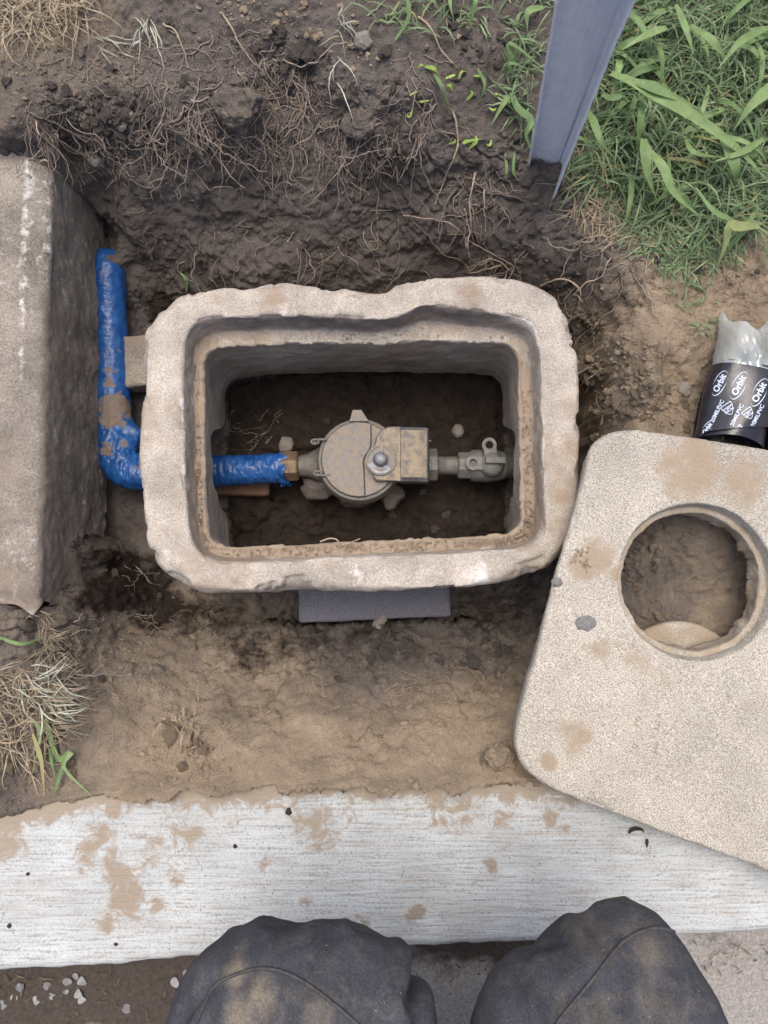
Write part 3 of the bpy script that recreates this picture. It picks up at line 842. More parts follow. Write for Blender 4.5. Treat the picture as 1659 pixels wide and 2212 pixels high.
# ------------------------------------------------------------------ concrete cover slab with a round reading hole
SL_TOP, SL_BOT = 0.056, 0.004
SLAB = [(1262,1020),(1272,978),(1288,952),(1314,936),(1350,929),(1400,927),(1500,942),(1600,958),(1700,974),(1790,989),(1830,1005),(1852,1035),(1856,1080),(1830,1250),(1800,1450),(1775,1640),(1755,1800),(1742,1870),(1722,1898),(1690,1900),(1655,1884),(1550,1846),(1400,1790),(1300,1752),(1210,1716),(1165,1692),(1132,1660),(1114,1622),(1113,1585),(1128,1520),(1160,1400),(1200,1240),(1232,1125)]
def build_slab():
    pts = PA(SLAB, SL_TOP)
    hc = np.array(P(1506, 1256, SL_TOP)[:2])
    n = 420
    cm = catmull(np.vstack([pts, pts[:1]]), 2400)
    q = cm - hc
    a = np.arctan2(q[:, 1], q[:, 0]); r = np.hypot(*q.T)
    o = np.argsort(a)
    A = np.arange(n) * 2 * math.pi / n - math.pi
    RO = np.interp(A, a[o], r[o], period=2 * math.pi)
    px = (CAM_Z - SL_TOP) / FPX
    RH = 169 * px
    RI = 153 * px
    z0 = np.zeros(n)
    rings = []
    for t in np.linspace(0, 1, 8): rings.append((RO - 0.010 + 0.009 * t, z0 + SL_BOT + (SL_TOP - 0.009 - SL_BOT) * t))
    for t in np.linspace(0.12, 1, 7):
        k = t * math.pi / 2
        rings.append((RO - 0.001 - 0.007 * (1 - math.cos(k)), z0 + SL_TOP - 0.009 + 0.009 * math.sin(k)))
    for t in np.linspace(0.03, 0.985, 70): rings.append((RO - 0.008 + (RH + 0.003 - RO + 0.008) * t, z0 + SL_TOP))
    for t in np.linspace(0.2, 1, 5):
        k = t * math.pi / 2
        rings.append((RH + 0.003 * (1 - math.sin(k)), z0 + SL_TOP - 0.004 * (1 - math.cos(k))))
    for t in np.linspace(0.15, 1, 5): rings.append((z0 + RH - 0.003 * t, z0 + SL_TOP - 0.004 - 0.016 * t))
    for t in np.linspace(0.2, 1, 4): rings.append((RH - 0.003 + (RI - RH + 0.003) * t, z0 + SL_TOP - 0.021 - 0.001 * t))
    jag = 0.0022 * fbm(np.c_[np.cos(A) * 0.15, np.sin(A) * 0.15, z0], 40, 4, 0.6, 301)
    for t in np.linspace(0.1, 1, 9): rings.append((RI - 0.002 * t + jag * t * 1.6, z0 + SL_TOP - 0.022 + (SL_BOT - SL_TOP + 0.022) * t))
    V = np.zeros((len(rings), n, 3))
    for k, (r, z) in enumerate(rings):
        V[k, :, 0] = hc[0] + r * np.cos(A); V[k, :, 1] = hc[1] + r * np.sin(A); V[k, :, 2] = z
    v = V.reshape(-1, 3)
    kz = np.repeat(np.arange(len(rings)), n)
    gx = np.roll(V, -1, 1) - np.roll(V, 1, 1); gz = np.gradient(V, axis=0)
    nn = np.cross(gx, gz).reshape(-1, 3); nn /= np.linalg.norm(nn, axis=1)[:, None] + 1e-9
    d = 0.0009 * fbm(v, 60, 4, 0.6, 303) + 0.0012 * fbm(v, 12, 3, 0.5, 305)
    d -= 0.004 * np.exp(-((kz - 12) / 3.0) ** 2) * sstep(0.25, 0.7, fbm(v, 28, 3, 0.55, 307))
    d[kz >= len(rings) - 10] *= 1.5
    v = v + nn * d[:, None]
    dirt = np.full(len(v), 0.18) + 0.18 * sstep(0, 0.6, vnoise(v * 9, 309))
    for x, y, r, a in [(1290,1200,40,.7),(1265,1230,30,.6),(1340,1240,25,.6),(1490,1010,80,.6),(1600,1040,60,.55),(1240,1590,45,.55),(1185,1645,20,.75),(1380,1420,40,.45),(1250,1215,30,.5),(1300,1400,40,.35),(1640,1500,50,.3),(1430,1480,30,.35)]:
        c = P(x, y, SL_TOP); rr = r / FPX * 1.05
        dirt = np.maximum(dirt, (a + 0.16) * np.exp(-(((v[:, 0] - c.x) ** 2 + (v[:, 1] - c.y) ** 2) / (1.25 * rr) ** 2) ** 1.4))
    dirt[kz >= 93] = 0.62
    chalk = 0.28 * np.exp(-((kz - 88) / 3.0) ** 2) + 0.3 * np.exp(-((kz - 97) / 1.6) ** 2) + 0.2 * np.exp(-((kz - 14) / 2.0) ** 2)
    return mesh_quads('cover_slab', v, grid_faces(len(rings), n, wrap_u=True, wrap_v=True), True, {'dirt': dirt, 'chalk': chalk}), hc
slab_me, HC = build_slab()
slab = empty('cover_slab', (HC[0], HC[1], SL_BOT), 'pale speckled concrete cover slab with a round hole leaning on the white kerb', 'cover slab')
part('slab_body', slab_me, LIDCON, slab)

def stone(rx, ry, rz, seed, sub=3, amp=0.18, sc=1.2):
    """irregular stone, returns V, F around the origin"""
    import bmesh
    bm = bmesh.new()
    bmesh.ops.create_icosphere(bm, subdivisions=sub, radius=1.0)
    V = np.array([v.co[:] for v in bm.verts]); F = [tuple(v.index for v in f.verts) for f in bm.faces]
    bm.free()
    off = np.array([seed * 3.7, seed * 1.3, seed * 2.1])
    V = V * (1 + amp * fbm(V * 1.0 + off, sc, 3, 0.55, seed))[:, None]
    return V * np.array([rx, ry, rz]), F
AGG = simple('grey_aggregate', (0.11, 0.112, 0.11), (0.20, 0.20, 0.19), 260, 0.8, 0.25)
for k, (x, y, rx, ry) in enumerate([(1265, 1347, .0145, .0115), (1203, 1258, .008, .006)]):
    V, F = stone(rx, ry, .0042, 40 + k, 3, 0.16)
    c = P(x, y, SL_TOP)
    part('aggregate_stone', mesh_poly('aggregate_stone', V + np.array([c.x, c.y, SL_TOP - .0012]), F), AGG, slab)
# worn stamp marks, two short rows of shallow characters
def text_mesh(body, size, bold=0.0, extrude=0.0, res=3):
    cu = bpy.data.curves.new('lettering', 'FONT')
    cu.body = body; cu.size = size; cu.offset = bold; cu.extrude = extrude
    cu.align_x = 'CENTER'; cu.align_y = 'CENTER'; cu.resolution_u = res
    to = bpy.data.objects.new('lettering', cu); C.objects.link(to)
    dg = bpy.context.evaluated_depsgraph_get(); dg.update()
    me = bpy.data.meshes.new_from_object(to.evaluated_get(dg))
    bpy.data.objects.remove(to); bpy.data.curves.remove(cu)
    V = np.array([v.co[:] for v in me.vertices]).reshape(-1, 3); F = [tuple(p.vertices) for p in me.polygons]
    bpy.data.meshes.remove(me)
    return V, F

# ------------------------------------------------------------------ round reader cover half under the slab
dc = P(1460, 1482, -0.035)
V, F = lathe([(0.0005, -0.02), (0.088, -0.02), (0.0935, -0.017), (0.0945, -0.008), (0.093, -0.002), (0.089, 0.0), (0.06, 0.0008), (0.03, 0.0008), (0.0005, 0.001)], 72)
pr = [(0.0005, -0.02), (0.088, -0.02), (0.0935, -0.017), (0.0945, -0.008), (0.093, -0.002), (0.089, 0.0)] + [(r, 0.0008) for r in np.linspace(0.086, 0.0006, 34)]
V, F = lathe(pr, 180)
V = V + np.c_[np.zeros((len(V), 2)), 0.0011 * fbm(V, 60, 4, 0.65, 401) - 0.0018 * sstep(0.3, 0.7, fbm(V, 45, 3, 0.6, 403))]
me = mesh_poly('reader_cover', V, F)
attrs(me, dirt=lambda c: 0.6 + 0.3 * vnoise(c * 30, 9), chalk=0.05)
rc = add('reader_cover', me, LIDCON, None, 'round dusty concrete plug lying under the holed slab', 'plug')
rc.location = (dc.x, dc.y, -0.026)
rc.rotation_euler = (math.radians(7), math.radians(-4), 0.4)

# ------------------------------------------------------------------ pavers propping the box
PAVER = simple('blue_grey_paver', (0.085, 0.086, 0.105), (0.195, 0.195, 0.225), 380, 0.92, 0.15, bump=0.6, bdist=0.002)
zp = -0.235
c0, c1 = P(645, 1346, zp), P(975, 1332, zp)
w = (c1 - c0).length
me = rough_block(0, w, 0, 0.10, -0.055, 0.0, 501, 0.0009, 0.006, 0.0035)
pv = add('paver', me, PAVER, None, 'blue-grey concrete paver propping the near side of the meter box', 'paver')
pv.location = c0; pv.rotation_euler = (math.radians(-1.0), 0, math.atan2(c1.y - c0.y, c1.x - c0.x))
me = rough_block(-0.03, 0.11, -0.045, 0.045, -0.05, 0.0, 503, 0.0015, 0.006, 0.004)
attrs(me, dirt=lambda c: 0.45 + 0.3 * vnoise(c * 20, 7), chalk=0.0)
c = P(300, 778, -0.225)
pv2 = add('concrete_block', me, OLDCON, None, 'small grey concrete block between the blue pipe and the meter box', 'block')
pv2.location = c; pv2.rotation_euler = (0, 0, math.radians(6))
# ------------------------------------------------------------------ water meter, pipe and valve inside the box
def dusty(name, lo, hi, dust=(0.36, 0.285, 0.195), amount=0.5, rough=0.6, metal=0.3, tint=None):
    s = NT(name)
    c = s.mix(s.ramp(s.noise(120, 4, 0.65), [(0.3, 0.0), (0.7, 1.0)]), lo, hi)
    if tint: c = s.mix(s.ramp(s.noise(45, 4, 0.6), [(0.55, 0.0), (0.7, 0.7)]), c, tint)
    up = s.ramp(s.upness(), [(0.55, 0.0), (0.95, 1.0)])
    k = s.math('ADD', s.math('MULTIPLY', s.math('SUBTRACT', s.noise(70, 5, 0.65), 0.5), 1.6), amount)
    fac = s.math('MULTIPLY', s.ramp(k, [(0.3, 0.05), (0.65, 1.0)]), up)
    g = s.ramp(s.noise(750, 2, 0.8), [(0.3, 0.55), (0.7, 1.3)])
    c = s.mix(fac, c, s.mix(1.0, dust, g, 'MULTIPLY'))
    s.bump(s.noise(420, 4, 0.7), 0.4, 0.0015)
    return s.done(c, rough, 0.35, metal)
BRASS = dusty('dull_bronze', (0.085, 0.082, 0.074), (0.175, 0.168, 0.15), (0.19, 0.165, 0.13), 0.38, 0.6, 0.25)
LIDM = dusty('dusty_meter_lid', (0.13, 0.127, 0.12), (0.225, 0.215, 0.20), (0.245, 0.20, 0.148), 0.46, 0.65, 0.15)
REGM = dusty('dusty_register', (0.05, 0.055, 0.065), (0.13, 0.135, 0.15), (0.28, 0.228, 0.155), 0.56, 0.65, 0.1)
BOLTM = dusty('grey_bolt', (0.12, 0.13, 0.15), (0.23, 0.24, 0.26), amount=0.15, rough=0.45, metal=0.4)
NUTM = dusty('brown_brass_nut', (0.10, 0.065, 0.04), (0.20, 0.14, 0.085), amount=0.25, rough=0.5, metal=0.4)
PIPEM = dusty('dull_pipe', (0.09, 0.09, 0.085), (0.16, 0.155, 0.145), amount=0.25, rough=0.6, metal=0.2)
VALVEM = dusty('dull_green_bronze', (0.10, 0.10, 0.092), (0.18, 0.18, 0.165), (0.21, 0.185, 0.145), 0.3, 0.6, 0.25, (0.13, 0.17, 0.145))

ZM = -0.165
mc = P(776, 993, ZM)
SC = (CAM_Z - ZM) / FPX           # metres per photo pixel at the meter's lid
def mp(px, py, z=ZM):
    p = P(px, py, z); return (p.x, p.y)
meter = empty('water_meter', (mc.x, mc.y, -0.29), 'round dusty bronze water meter with hinged lid on the box floor', 'water meter')
R0 = 90 * SC
V, F = lathe([(0.03, -0.292), (0.058, -0.285), (R0 * 0.86, -0.262), (R0 * 1.0, -0.235), (R0 * 1.04, -0.20), (R0 * 1.045, -0.183), (R0 * 1.02, -0.180), (R0, -0.176), (R0, -0.1665), (R0 - 0.0015, -0.165), (R0 - 0.006, -0.165), (R0 - 0.007, -0.169), (0.001, -0.170)], 72, (mc.x, mc.y, 0))
body = part('body', mesh_poly('body', V, F), BRASS, meter)
# lid flap: disc left of an S-shaped split
RL = R0 - 0.0068
S_line = [(800, 912), (801, 935), (801, 960), (798, 972), (790, 984), (785, 996), (786, 1020), (787, 1045), (788, 1075)]
S = np.array([mp(*p) for p in S_line])
def circ_pts(a0, a1, r, n): return [(mc.x + r * math.cos(a), mc.y + r * math.sin(a)) for a in np.linspace(a0, a1, n)]
def on_circle(p, r):
    a = math.atan2(p[1] - mc.y, p[0] - mc.x); return a
Ss = catmull(S, 40)
keep = np.hypot(Ss[:, 0] - mc.x, Ss[:, 1] - mc.y) < RL
Ss = Ss[keep]
a_top = on_circle(Ss[0], RL); a_bot = on_circle(Ss[-1], RL)
left = circ_pts(a_top, a_bot + 2 * math.pi, RL, 60) + [tuple(p) for p in Ss[::-1]]
right = circ_pts(a_bot, a_top, RL, 50) + [tuple(p + np.array([0.0011, 0])) for p in Ss]
V, F = prism(left, -0.170, -0.1585, 0.0012)
flap = part('lid', mesh_poly('lid', V, F, False), LIDM, meter)
V, F = prism(right, -0.170, -0.1605, 0.001)
part('lid_plate', mesh_poly('lid_plate', V, F, False), LIDM, meter)
tab = [mp(755, 912), mp(797, 912), mp(781, 887), mp(762, 887)]
V, F = prism([tab[0], tab[1], tab[2], tab[3]], -0.170, -0.1575, 0.001)
part('lid_tab', mesh_poly('lid_tab', V, F, False), LIDM, flap)
for (x, y, s_) in ((683, 955, 1), (689, 1023, -1)):
    G = Geo()
    c = mp(x, y)
    t = np.linspace(0, 2 * math.pi, 22)
    ringp = np.c_[c[0] - 0.0015 + 0.0062 * np.cos(t), c[1] + 0.0036 * np.sin(t) , np.full(22, -0.161)]
    G.put(*tube(ringp, 0.0021, 8, False))
    arm = [mp(x + 4, y - 5 * s_), mp(x + 26, y - 4 * s_)]
    a0, a1 = np.array(arm[0]), np.array(arm[1])
    hw = np.array([0, 0.0019])
    G.put(*prism([a0 - hw, a1 - hw, a1 + hw, a0 + hw], -0.168, -0.158, 0.0006))
    G.put(*tube([(c[0] - 0.002, c[1] - 0.005, -0.164), (c[0] - 0.002, c[1] + 0.005, -0.164)], 0.0028, 10))
    part('hinge', G.mesh('hinge'), BRASS, meter)
# register box with its dial and bolt
zt = -0.146
lb = [(806, 1030), (812, 1038), (868, 1040), (868, 921), (838, 921), (822, 930), (812, 944), (808, 962), (806, 985)]
V, F = prism([mp(x, y, zt) for x, y in lb], -0.172, zt, 0.0025)
reg = part('register_housing', mesh_poly('register_housing', V, F, False), REGM, meter)
G = Geo()
xa, xb = 866, 928
na, nb = 26, 16
vv = []
for i in range(na):
    u = i / (na - 1)
    for j in range(nb):
        w_ = j / (nb - 1)
        x = xa + (xb - xa) * u
        p = mp(x, 922 + 117 * w_ + 1.5 * u, zt)
        e = min(u, 1 - u) * 2
        ew = min(w_, 1 - w_) * 2
        z = zt + 0.007 * math.sin(math.pi * (0.18 + 0.82 * u) * 0.98) * (1 - (1 - min(1, ew * 6)) ** 2 * 0.6) - (0.004 if j in (0, nb - 1) else 0) - 0.012 * (max(0, u - 0.9) * 10) ** 2
        vv.append((p[0], p[1], z))
top = np.array(vv)
G.put(top, [tuple(f)[::-1] for f in grid_faces(na, nb)])
bot_ = top.copy(); bot_[:, 2] = -0.185
n0 = na * nb
G.put(bot_, [tuple(f) for f in grid_faces(na, nb)])
edge_ = [i * nb for i in range(na)] + [(na - 1) * nb + j for j in range(1, nb)] + [i * nb + nb - 1 for i in range(na - 2, -1, -1)] + [j for j in range(nb - 2, 0, -1)]
for a, b in zip(edge_, edge_[1:] + edge_[:1]):
    G.F.append((a, b, b + n0, a + n0))
part('register_cap', G.mesh('register_cap', False), REGM, reg)
for y in (952, 1006):
    p = mp(928, y, -0.150)
    V, F = stone(.0028, .0016, .0025, 31 + y, 2, 0.1)
    part('cap_lug', mesh_poly('cap_lug', V + np.array([p[0] + .001, p[1], -0.152]), F), REGM, reg)
dcx, dcy = mp(823, 994, -0.143)
V, F = lathe([(0.0005, -0.150), (33 * SC, -0.150), (33 * SC, -0.1425), (32 * SC, -0.1418), (29 * SC, -0.1418), (28 * SC, -0.1432), (16 * SC, -0.1432), (0.0005, -0.1432)], 48, (dcx, dcy, 0))
dial = part('dial', mesh_poly('dial', V, F, False), LIDM, meter)
def sector(a0, a1, r0, r1, z0, z1):
    a = np.linspace(math.radians(a0), math.radians(a1), 12)
    o = [(dcx + r1 * math.cos(t), dcy + r1 * math.sin(t)) for t in a] + [(dcx + r0 * math.cos(t), dcy + r0 * math.sin(t)) for t in a[::-1]]
    return prism(o, z0, z1, 0.0004)
V, F = sector(195, 318, 11 * SC, 30 * SC, -0.1435, -0.1402)
part('dial_tongue', mesh_poly('dial_tongue', V, F, False), BOLTM, dial)
V, F = sector(228, 300, 19 * SC, 24 * SC, -0.141, -0.1396)
part('tongue_slot', mesh_poly('tongue_slot', V, F, False), LIDM, dial)
V, F = sector(80, 92, 14 * SC, 29 * SC, -0.1435, -0.1400)
part('dial_rib', mesh_poly('dial_rib', V, F, False), BOLTM, dial)
V, F = lathe([(0.0005, -0.1435), (17 * SC, -0.1435), (16 * SC, -0.1385), (14.5 * SC, -0.1365), (13 * SC, -0.136), (12.4 * SC, -0.127), (11 * SC, -0.1255), (0.0005, -0.1252)], 40, (dcx - 0.0008, dcy + 0.0004, 0))
part('bolt', mesh_poly('bolt', V, F), BOLTM, dial)
# necks and nuts
ZA = -0.222
def axis(px, py): return np.array(P(px, py, ZA))
def xtube(x0, x1, y0, y1, prof, sides=24, hexa=False):
    """turned part along the pipe; prof = (fraction, radius)"""
    a, b = axis(x0, y0), axis(x1, y1)
    pts = np.array([a + (b - a) * t for t, r in prof]); r = np.array([r for t, r in prof])
    return tube(pts, r, sides)
SA = (CAM_Z - ZA) / FPX
V, F = xtube(645, 705, 1007, 1003, [(0, .0175), (.1, .0185), (.35, .0205), (.7, .028), (1, .036)])
part('inlet_neck', mesh_poly('inlet_neck', V, F), BRASS, meter)
def nut(x0, x1, y0, y1, r, turn):
    a, b = axis(x0, y0), axis(x1, y1)
    prof_ = [(0, .86), (.06, .97), (.12, 1), (.88, 1), (.94, .97), (1, .86)]
    n = 8
    pts = np.array([a + (b - a) * t for t, k in prof_])
    T, N_, B_ = frames(pts)
    V = []
    for i, (t, k) in enumerate(prof_):
        for j in range(n):
            an = turn + 2 * math.pi * j / n
            V.append(pts[i] + r * k * (math.cos(an) * N_[i] + math.sin(an) * B_[i]))
    F = [tuple(f) for f in grid_faces(len(prof_), n, wrap_v=True)] + [tuple(range(n - 1, -1, -1)), tuple((len(prof_) - 1) * n + k for k in range(n))]
    return np.array(V), F
V, F = nut(608, 646, 1007, 1006, 34 * SA, math.pi / 8 + 0.18)
part('coupling_nut', mesh_poly('coupling_nut', V, F, False), NUTM, meter)
V, F = xtube(845, 935, 1003, 1005, [(0, .034), (.5, .030), (.8, .024), (1, .023)])
part('outlet_neck', mesh_poly('outlet_neck', V, F), BRASS, meter)
V, F = nut(923, 945, 1005, 1005, 37 * SA, math.pi / 8)
part('coupling_nut', mesh_poly('coupling_nut', V, F, False), BRASS, meter)
for k, (x, y, rx, ry) in enumerate([(690, 1058, .03, .022), (842, 1064, .022, .024), (770, 1082, .03, .012)]):
    V, F = stone(rx, ry, .02, 60 + k, 3, 0.35, 1.6)
    c = P(x, y, -0.24)
    me = mesh_poly('mud_cake', V + np.array([c.x, c.y, -0.243]), F)
    attrs(me, dry=0.0, moist=0.3)
    part('mud_cake', me, SOIL, meter)

# shut-off valve
valve = empty('shutoff_valve', tuple(axis(1045, 1005)), 'dull bronze shut-off valve with looped lock wings right of the meter', 'valve')
V, F = xtube(940, 1000, 1005.5, 1006, [(0, 20 * SA), (1, 20 * SA)])
part('pipe_stub', mesh_poly('pipe_stub', V, F), PIPEM, valve)
V, F = nut(988, 1022, 1006, 1006, 30 * SA, math.pi / 8)
part('valve_nut', mesh_poly('valve_nut', V, F, False), VALVEM, valve)
V, F = xtube(1012, 1092, 1006, 1006, [(0, 27 * SA), (.08, 34 * SA), (.2, 35 * SA), (.5, 36 * SA), (.8, 33 * SA), (1, 27 * SA)], 28)
part('valve_body', mesh_poly('valve_body', V, F), VALVEM, valve)
V, F = xtube(1085, 1160, 1006, 1006, [(0, 28 * SA), (.3, 28 * SA), (.34, 24 * SA), (1, 24 * SA)])
part('outlet_pipe', mesh_poly('outlet_pipe', V, F), PIPEM, valve)
hz = -0.188
hc_ = mp(1064, 1001, hz)
V, F = lathe([(0.0005, -0.215), (27 * SA, -0.214), (28 * SA, -0.198), (26 * SA, -0.189), (20 * SA, -0.184), (10 * SA, -0.182), (0.0005, -0.1815)], 40, (*hc_, 0))
head = part('valve_head', mesh_poly('valve_head', V, F), VALVEM, valve)
bar = [mp(1048, 1002, -.18), mp(1090, 1002, -.18), mp(1090, 987, -.18), mp(1048, 988, -.18)]
V, F = prism(bar, -0.192, -0.1725, 0.0012)
part('tee_bar', mesh_poly('tee_bar', V, F, False), VALVEM, head)
def wing(cx_, cy_, ax_, ay_):
    """flat lug with an eye: ring end at c, stem towards a"""
    c = np.array(mp(cx_, cy_, hz)); a = np.array(mp(ax_, ay_, hz))
    ro, ri = 15.5 * SA, 8.5 * SA
    th = math.atan2(a[1] - c[1], a[0] - c[0])
    n = 36
    ang = th + np.linspace(0, 2 * math.pi, n, endpoint=False)
    G = Geo()
    outer, inner = [], []
    for t in ang:
        d = np.array([math.cos(t), math.sin(t)])
        k = math.cos(t - th)
        o = c + d * ro
        if k > 0.55:
            L = np.hypot(*(a - c))
            s_ = ro * math.sin(t - th)
            o = c + np.array([math.cos(th), math.sin(th)]) * L * min(1, (k - 0.55) / 0.25 + 0.35) + np.array([-math.sin(th), math.cos(th)]) * s_ * 1.15
        outer.append(o); inner.append(c + d * ri)
    z0_, z1_ = hz - 0.006, hz + 0.001
    V = np.array([(*p, z1_) for p in outer] + [(*p, z1_) for p in inner] + [(*p, z0_) for p in outer] + [(*p, z0_) for p in inner])
    F = []
    for i in range(n):
        j = (i + 1) % n
        F += [(i, j, n + j, n + i), (2 * n + i, i + 0, 0 + i, 2 * n + i)][:1]
        F += [(2 * n + i, 2 * n + j, j, i), (n + i, n + j, 3 * n + j, 3 * n + i), (3 * n + i, 3 * n + j, 2 * n + j, 2 * n + i)]
    return V, F
for a in ((1057, 961, 1061, 984), (1022, 1000, 1046, 1001)):
    V, F = wing(*a)
    part('lock_wing', mesh_poly('lock_wing', V, F, False), VALVEM, head)

# ------------------------------------------------------------------ blue taped pipe
def tape_mat():
    s = NT('blue_pipe_tape')
    c = s.ramp(s.noise(35, 4, 0.6), [(0.3, (0.006, 0.045, 0.17)), (0.7, (0.018, 0.095, 0.29))])
    d = s.math('ADD', s.attr('dirt'), s.math('MULTIPLY', s.math('SUBTRACT', s.noise(75, 5, 0.65), 0.5), 1.1))
    k = s.ramp(d, [(0.5, 0.0), (0.64, 0.92)])
    c = s.mix(k, c, s.mix(s.noise(500, 3, 0.7), (0.10, 0.072, 0.048), (0.27, 0.205, 0.14)))
    r = s.math('ADD', s.math('MULTIPLY', k, 0.55), 0.30)
    s.bump(s.math('ADD', s.math('MULTIPLY', s.noise(1.0, 4, 0.6, s.mapping((90, 170, 120)), 1.2), 1.0), s.noise(150, 3, 0.6)), 0.35, 0.003)
    return s.done(c, r, 0.5)
TAPE = tape_mat()
def build_pipe():
    path = [P(231, 562, -.226), P(232, 580, -.220), P(233, 600, -.218), P(237, 680, -.232), P(242, 780, -.238), P(245, 880, -.24), P(249, 950, -.24), P(262, 1000, -.24), P(292, 1020, -.24), P(350, 1021, -.236), P(437, 1019, -.230), P(520, 1015, -.226), P(575, 1012, -.223), P(618, 1010, -.222)]
    m, sd = 420, 64
    c = catmull([tuple(p) for p in path], m)
    L = np.r_[0, np.cumsum(np.linalg.norm(np.diff(c, axis=0), axis=1))]
    T, N_, B_ = frames(c)
    a = np.arange(sd) * 2 * math.pi / sd
    el = P(262, 985, -.24)
    r = 0.0298 - 0.0050 * sstep(0.45, 0.62, L)
    de = np.linalg.norm(c - np.array(el), axis=1)
    r = r + 0.0035 * np.exp(-(de / 0.05) ** 2)
    AA, LL = np.meshgrid(a, L)
    base = c[:, None] + r[:, None, None] * (np.cos(AA)[..., None] * N_[:, None] + np.sin(AA)[..., None] * B_[:, None])
    q_ = base.reshape(-1, 3)
    lap = ((LL * 22 + AA / (2 * math.pi)) % 1.0).ravel()
    d = 0.0009 * sstep(0.0, 0.06, lap) * (1 - lap) + 0.0007 * fbm(q_ * np.array([1, 1, 1]), 90, 3, 0.6, 601)
    cr = 1 - np.abs(fbm(np.c_[q_[:, 0] * 1.6, q_[:, 1] * 0.7, q_[:, 2]], 55, 3, 0.5, 603))
    fold = np.exp(-(np.repeat(de, sd) / 0.06) ** 2)
    d += (cr - 0.7) * (0.0013 + 0.006 * fold + 0.0012 * (np.repeat(L, sd) > 0.5))
    # the tee stub under the tape at the bend
    kn = np.array(P(296, 938, -.235))
    nn = (q_ - np.repeat(c, sd, 0)); nn /= np.linalg.norm(nn, axis=1)[:, None]
    d += 0.026 * np.exp(-(((q_ - kn) ** 2).sum(1)) / 0.019 ** 2)
    v = q_ + nn * d[:, None]
    # ragged tape ends
    dirt = np.full(len(v), 0.05)
    for x, y, rr, k in [(246, 880, .034, 1.0), (240, 900, .03, .95), (262, 915, .022, .6), (238, 830, .018, .7), (238, 800, .02, .6), (258, 760, .012, .5), (236, 970, .02, .8), (300, 1010, .014, .6), (236, 620, .02, .4), (270, 960, .015, .7), (470, 1040, .02, .4)]:
        p = np.array(P(x, y, -.215))
        dirt = np.maximum(dirt, k * np.exp(-((v[:, 0] - p[0]) ** 2 + (v[:, 1] - p[1]) ** 2) / rr ** 2) * (v[:, 2] > -0.245))
    return mesh_quads('tape_wrap', v, grid_faces(m, sd, wrap_v=True), True, {'dirt': dirt}), c
pme, ppath = build_pipe()
pipe = empty('water_pipe', tuple(ppath[200]), 'bent water pipe wrapped in blue tape running into the box from the bank', 'pipe')
part('tape_wrap', pme, TAPE, pipe)
# loose torn tape end round the nut
n1, n2 = 40, 9
c = axis(612, 1010)
V = []
rs = random.Random(4)
jag = [rs.uniform(0, 1) for _ in range(n1)]
for i in range(n1):
    t = 2 * math.pi * i / n1
    for j in range(n2):
        w_ = j / (n2 - 1)
        rr = 0.0265 + 0.006 * w_ * (0.5 + 0.7 * math.sin(3 * t + 1) * 0.5) + 0.002 * math.sin(7 * t + w_ * 3)
        V.append((c[0] - 0.006 + 0.014 * w_ * (0.5 + jag[i]), c[1] + rr * math.cos(t) - 0.004 * w_, c[2] + rr * math.sin(t)))
me = mesh_quads('tape_tail', V, grid_faces(n1, n2, wrap_u=True), True, {'dirt': np.full(len(V), 0.1)})
part('tape_tail', me, TAPE, pipe)
# hanging torn flap below the nut
V = []
for i in range(14):
    t = i / 13
    for j in range(6):
        w_ = j / 5
        p = P(609 + 10 * w_ + 3 * math.sin(5 * t), 1030 + 20 * t - 3 * w_ * math.sin(9 * t) + 3 * (j % 2) * t, ZA + 0.012 - 0.012 * t + 0.003 * math.sin(6 * w_))
        V.append(tuple(p))
me = mesh_quads('torn_flap', V, grid_faces(14, 6), True, {'dirt': np.full(len(V), 0.1)})
part('torn_flap', me, TAPE, pipe)
me = rough_block(-0.05, 0.05, -0.02, 0.02, -0.03, 0.0, 701, 0.002, 0.006, 0.005)
attrs(me, dirt=0.8, chalk=0.0)
bk = add('brick_shard', me, clod_mat('brick_shard', (0.13, 0.075, 0.05), (0.2, 0.13, 0.09)), None, 'flat brown brick shard under the blue pipe inside the box', 'brick')
bk.location = P(520, 1045, -0.268)
# ------------------------------------------------------------------ galvanised steel post
def galv_mat():
    s = NT('galvanised_steel')
    c = s.ramp(s.noise(55, 5, 0.7), [(0.3, (0.52, 0.56, 0.64)), (0.7, (0.68, 0.72, 0.79))])
    streak = s.noise(1.0, 4, 0.65, s.mapping((260, 260, 14)))
    c = s.mix(s.ramp(streak, [(0.35, 0.0), (0.75, 0.6)]), c, (0.76, 0.79, 0.83))
    d = s.math('ADD', s.attr('dirt'), s.math('MULTIPLY', s.math('SUBTRACT', s.noise(70, 5, 0.65), 0.5), 0.9))
    c = s.mix(s.ramp(d, [(0.45, 0.0), (0.75, 0.85)]), c, (0.19, 0.15, 0.12))
    s.bump(s.math('ADD', streak, s.noise(200, 4, 0.6)), 0.15, 0.001)
    return s.done(c, s.ramp(s.noise(90, 4, 0.6), [(0.3, 0.38), (0.7, 0.62)]), 0.5, 0.05)
GALV = galv_mat()
